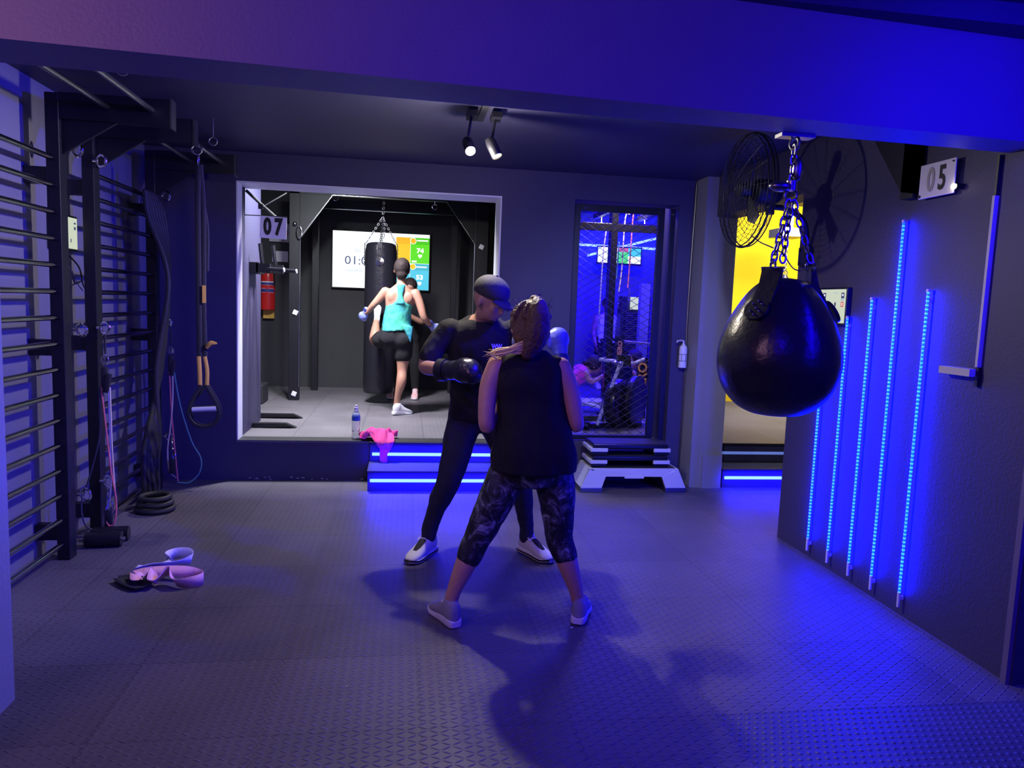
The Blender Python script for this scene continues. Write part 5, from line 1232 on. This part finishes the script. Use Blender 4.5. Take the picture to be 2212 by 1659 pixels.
# ------------------------------------------------------------ people in the blue gym
t = thing('person', 'person in pink top leaning forward over a low bench behind the mesh', 'person', (2.1, 8.6, .5))
tr = [((1.86, 8.62, .62), .12, .10), ((1.95, 8.62, .68), .14, .11), ((2.04, 8.62, .74), .13, .10), ((2.12, 8.62, .79), .15, .10), ((2.17, 8.62, .82), .10, .07), ((2.20, 8.62, .84), .05, .05)]
AX = V((0, 1, 0)); b = MB(); torso(b, tr, AX, AX); limb(b, [(1.88, 8.56, .60), (2.02, 8.56, .52), (1.80, 8.56, .44)], [.08, .055, .04]); limb(b, [(1.88, 8.70, .60), (2.02, 8.70, .52), (1.80, 8.70, .44)], [.08, .055, .04])
limb(b, [(2.13, 8.50, .80), (2.20, 8.47, .70), (2.34, 8.47, .77)], [.045, .038, .027]); limb(b, [(2.13, 8.74, .80), (2.22, 8.76, .72), (2.36, 8.74, .79)], [.045, .038, .027])
head(b, (2.27, 8.60, .885), (1, -.2, -.35), s=.95); b.tube([(2.18, 8.62, .83), (2.25, 8.61, .86)], [.045, .045], 12); hand(b, (2.34, 8.47, .77), (1, 0, .1), (0, 0, -1), 1, .8); hand(b, (2.36, 8.74, .79), (1, 0, .1), (0, 0, -1), 1, .8)
b.organic('body', 'skin2', t, voxel=.011, it=4)
b = MB(); torso(b, tr[:5], AX, AX, .012); b.organic('top', 'pink', t, voxel=.012, it=3, rough=.004)
b = MB(); limb(b, [(1.88, 8.56, .60), (2.02, 8.56, .53), (1.84, 8.56, .45)], [.092, .065, .05]); limb(b, [(1.88, 8.70, .60), (2.02, 8.70, .53), (1.84, 8.70, .45)], [.092, .065, .05]); b.ell((1.86, 8.62, .62), (.12, .15, .10)); b.organic('leggings', 'cloth_black', t, voxel=.012, it=3)
b = MB(); b.ell((2.255, 8.60, .912), (.098, .09, .10)); b.ell((2.16, 8.60, .91), (.05, .04, .035)); b.organic('hair', 'hair', t, voxel=.009, it=2, rough=.003, rs=30)
t = thing('person', 'dark haired person lying forward beside the bike behind the mesh', 'person', (2.9, 9.1, .7))
b = MB(); tr = [((3.35, 9.2, .72), .13, .1), ((3.2, 9.15, .74), .14, .1), ((3.05, 9.1, .80), .15, .1), ((2.98, 9.08, .84), .10, .07), ((2.95, 9.07, .86), .05, .05)]; torso(b, tr, AX, AX)
limb(b, [(3.0, 8.97, .82), (2.92, 8.93, .70), (2.86, 8.93, .78)], [.045, .038, .027]); limb(b, [(3.35, 9.2, .72), (3.55, 9.35, .6), (3.6, 9.55, .5)], [.11, .07, .05]); head(b, (2.88, 9.04, .93), (-1, -.3, -.3), s=.95); b.tube([(2.97, 9.07, .85), (2.90, 9.05, .90)], [.045, .045], 12); hand(b, (2.86, 8.93, .78), (-.3, 0, 1), (0, 0, -1), 1, .8); b.organic('body', 'skin2', t, voxel=.012, it=4)
b = MB(); torso(b, tr[:4], AX, AX, .014); limb(b, [(3.35, 9.2, .72), (3.55, 9.35, .6)], [.12, .08]); b.organic('clothes', 'cloth_black', t, voxel=.013, it=3)
b = MB(); b.ell((2.90, 9.05, .965), (.10, .095, .098)); b.organic('hair', 'hair', t, voxel=.009, it=2, rough=.003, rs=30)
t = thing('person', 'person in white top standing far back between the rig posts', 'person', (3.05, 11.0, .34))
tr = [((3.05, 11.0, .95), .10, .09), ((3.05, 11.0, 1.03), .15, .11), ((3.05, 11.0, 1.15), .13, .10), ((3.05, 11.0, 1.30), .15, .11), ((3.05, 11.0, 1.42), .15, .09), ((3.05, 11.0, 1.47), .10, .07), ((3.05, 11.0, 1.50), .05, .05)]
AX = V((-1, 0, 0)); b = MB(); torso(b, tr, AX, AX)
for q in (-1, 1): limb(b, [(3.05+.08*q, 11, .98), (3.05+.10*q, 10.98, .68), (3.05+.11*q, 11.0, .40)], [.08, .055, .035]); limb(b, [(3.05+.16*q, 11, 1.42), (3.05+.20*q, 10.98, 1.2), (3.05+.18*q, 10.9, 1.02)], [.045, .038, .028])
for q in (-1, 1): hand(b, (3.05+.18*q, 10.9, 1.02), (0, -.3, -1), (-q, 0, 0), q, .85)
head(b, (3.05, 10.98, 1.62), (0, -1, 0), s=.95); b.tube([(3.05, 11, 1.48), (3.05, 10.99, 1.56)], [.045, .045], 12); b.organic('body', 'skin2', t, voxel=.013, it=4)
b = MB(); torso(b, tr[1:6], AX, AX, .014)
b.organic('top', 'white', t, voxel=.013, it=3, rough=.006)
b = MB(); torso(b, tr[:3], AX, AX, .012)
for q in (-1, 1): limb(b, [(3.05+.08*q, 11, .98), (3.05+.10*q, 10.98, .68), (3.05+.11*q, 11.0, .44)], [.092, .065, .045])
b.organic('trousers', 'cloth_black', t, voxel=.013, it=3)
b = MB(); b.ell((3.05, 11.0, 1.64), (.085, .09, .09)); b.organic('hair', 'hair', t, voxel=.01, it=2)
for q in (-1, 1): shoe(t, (3.05+.11*q, 11.05, .352), (3.05+.11*q, 10.85, .341), L=.24)
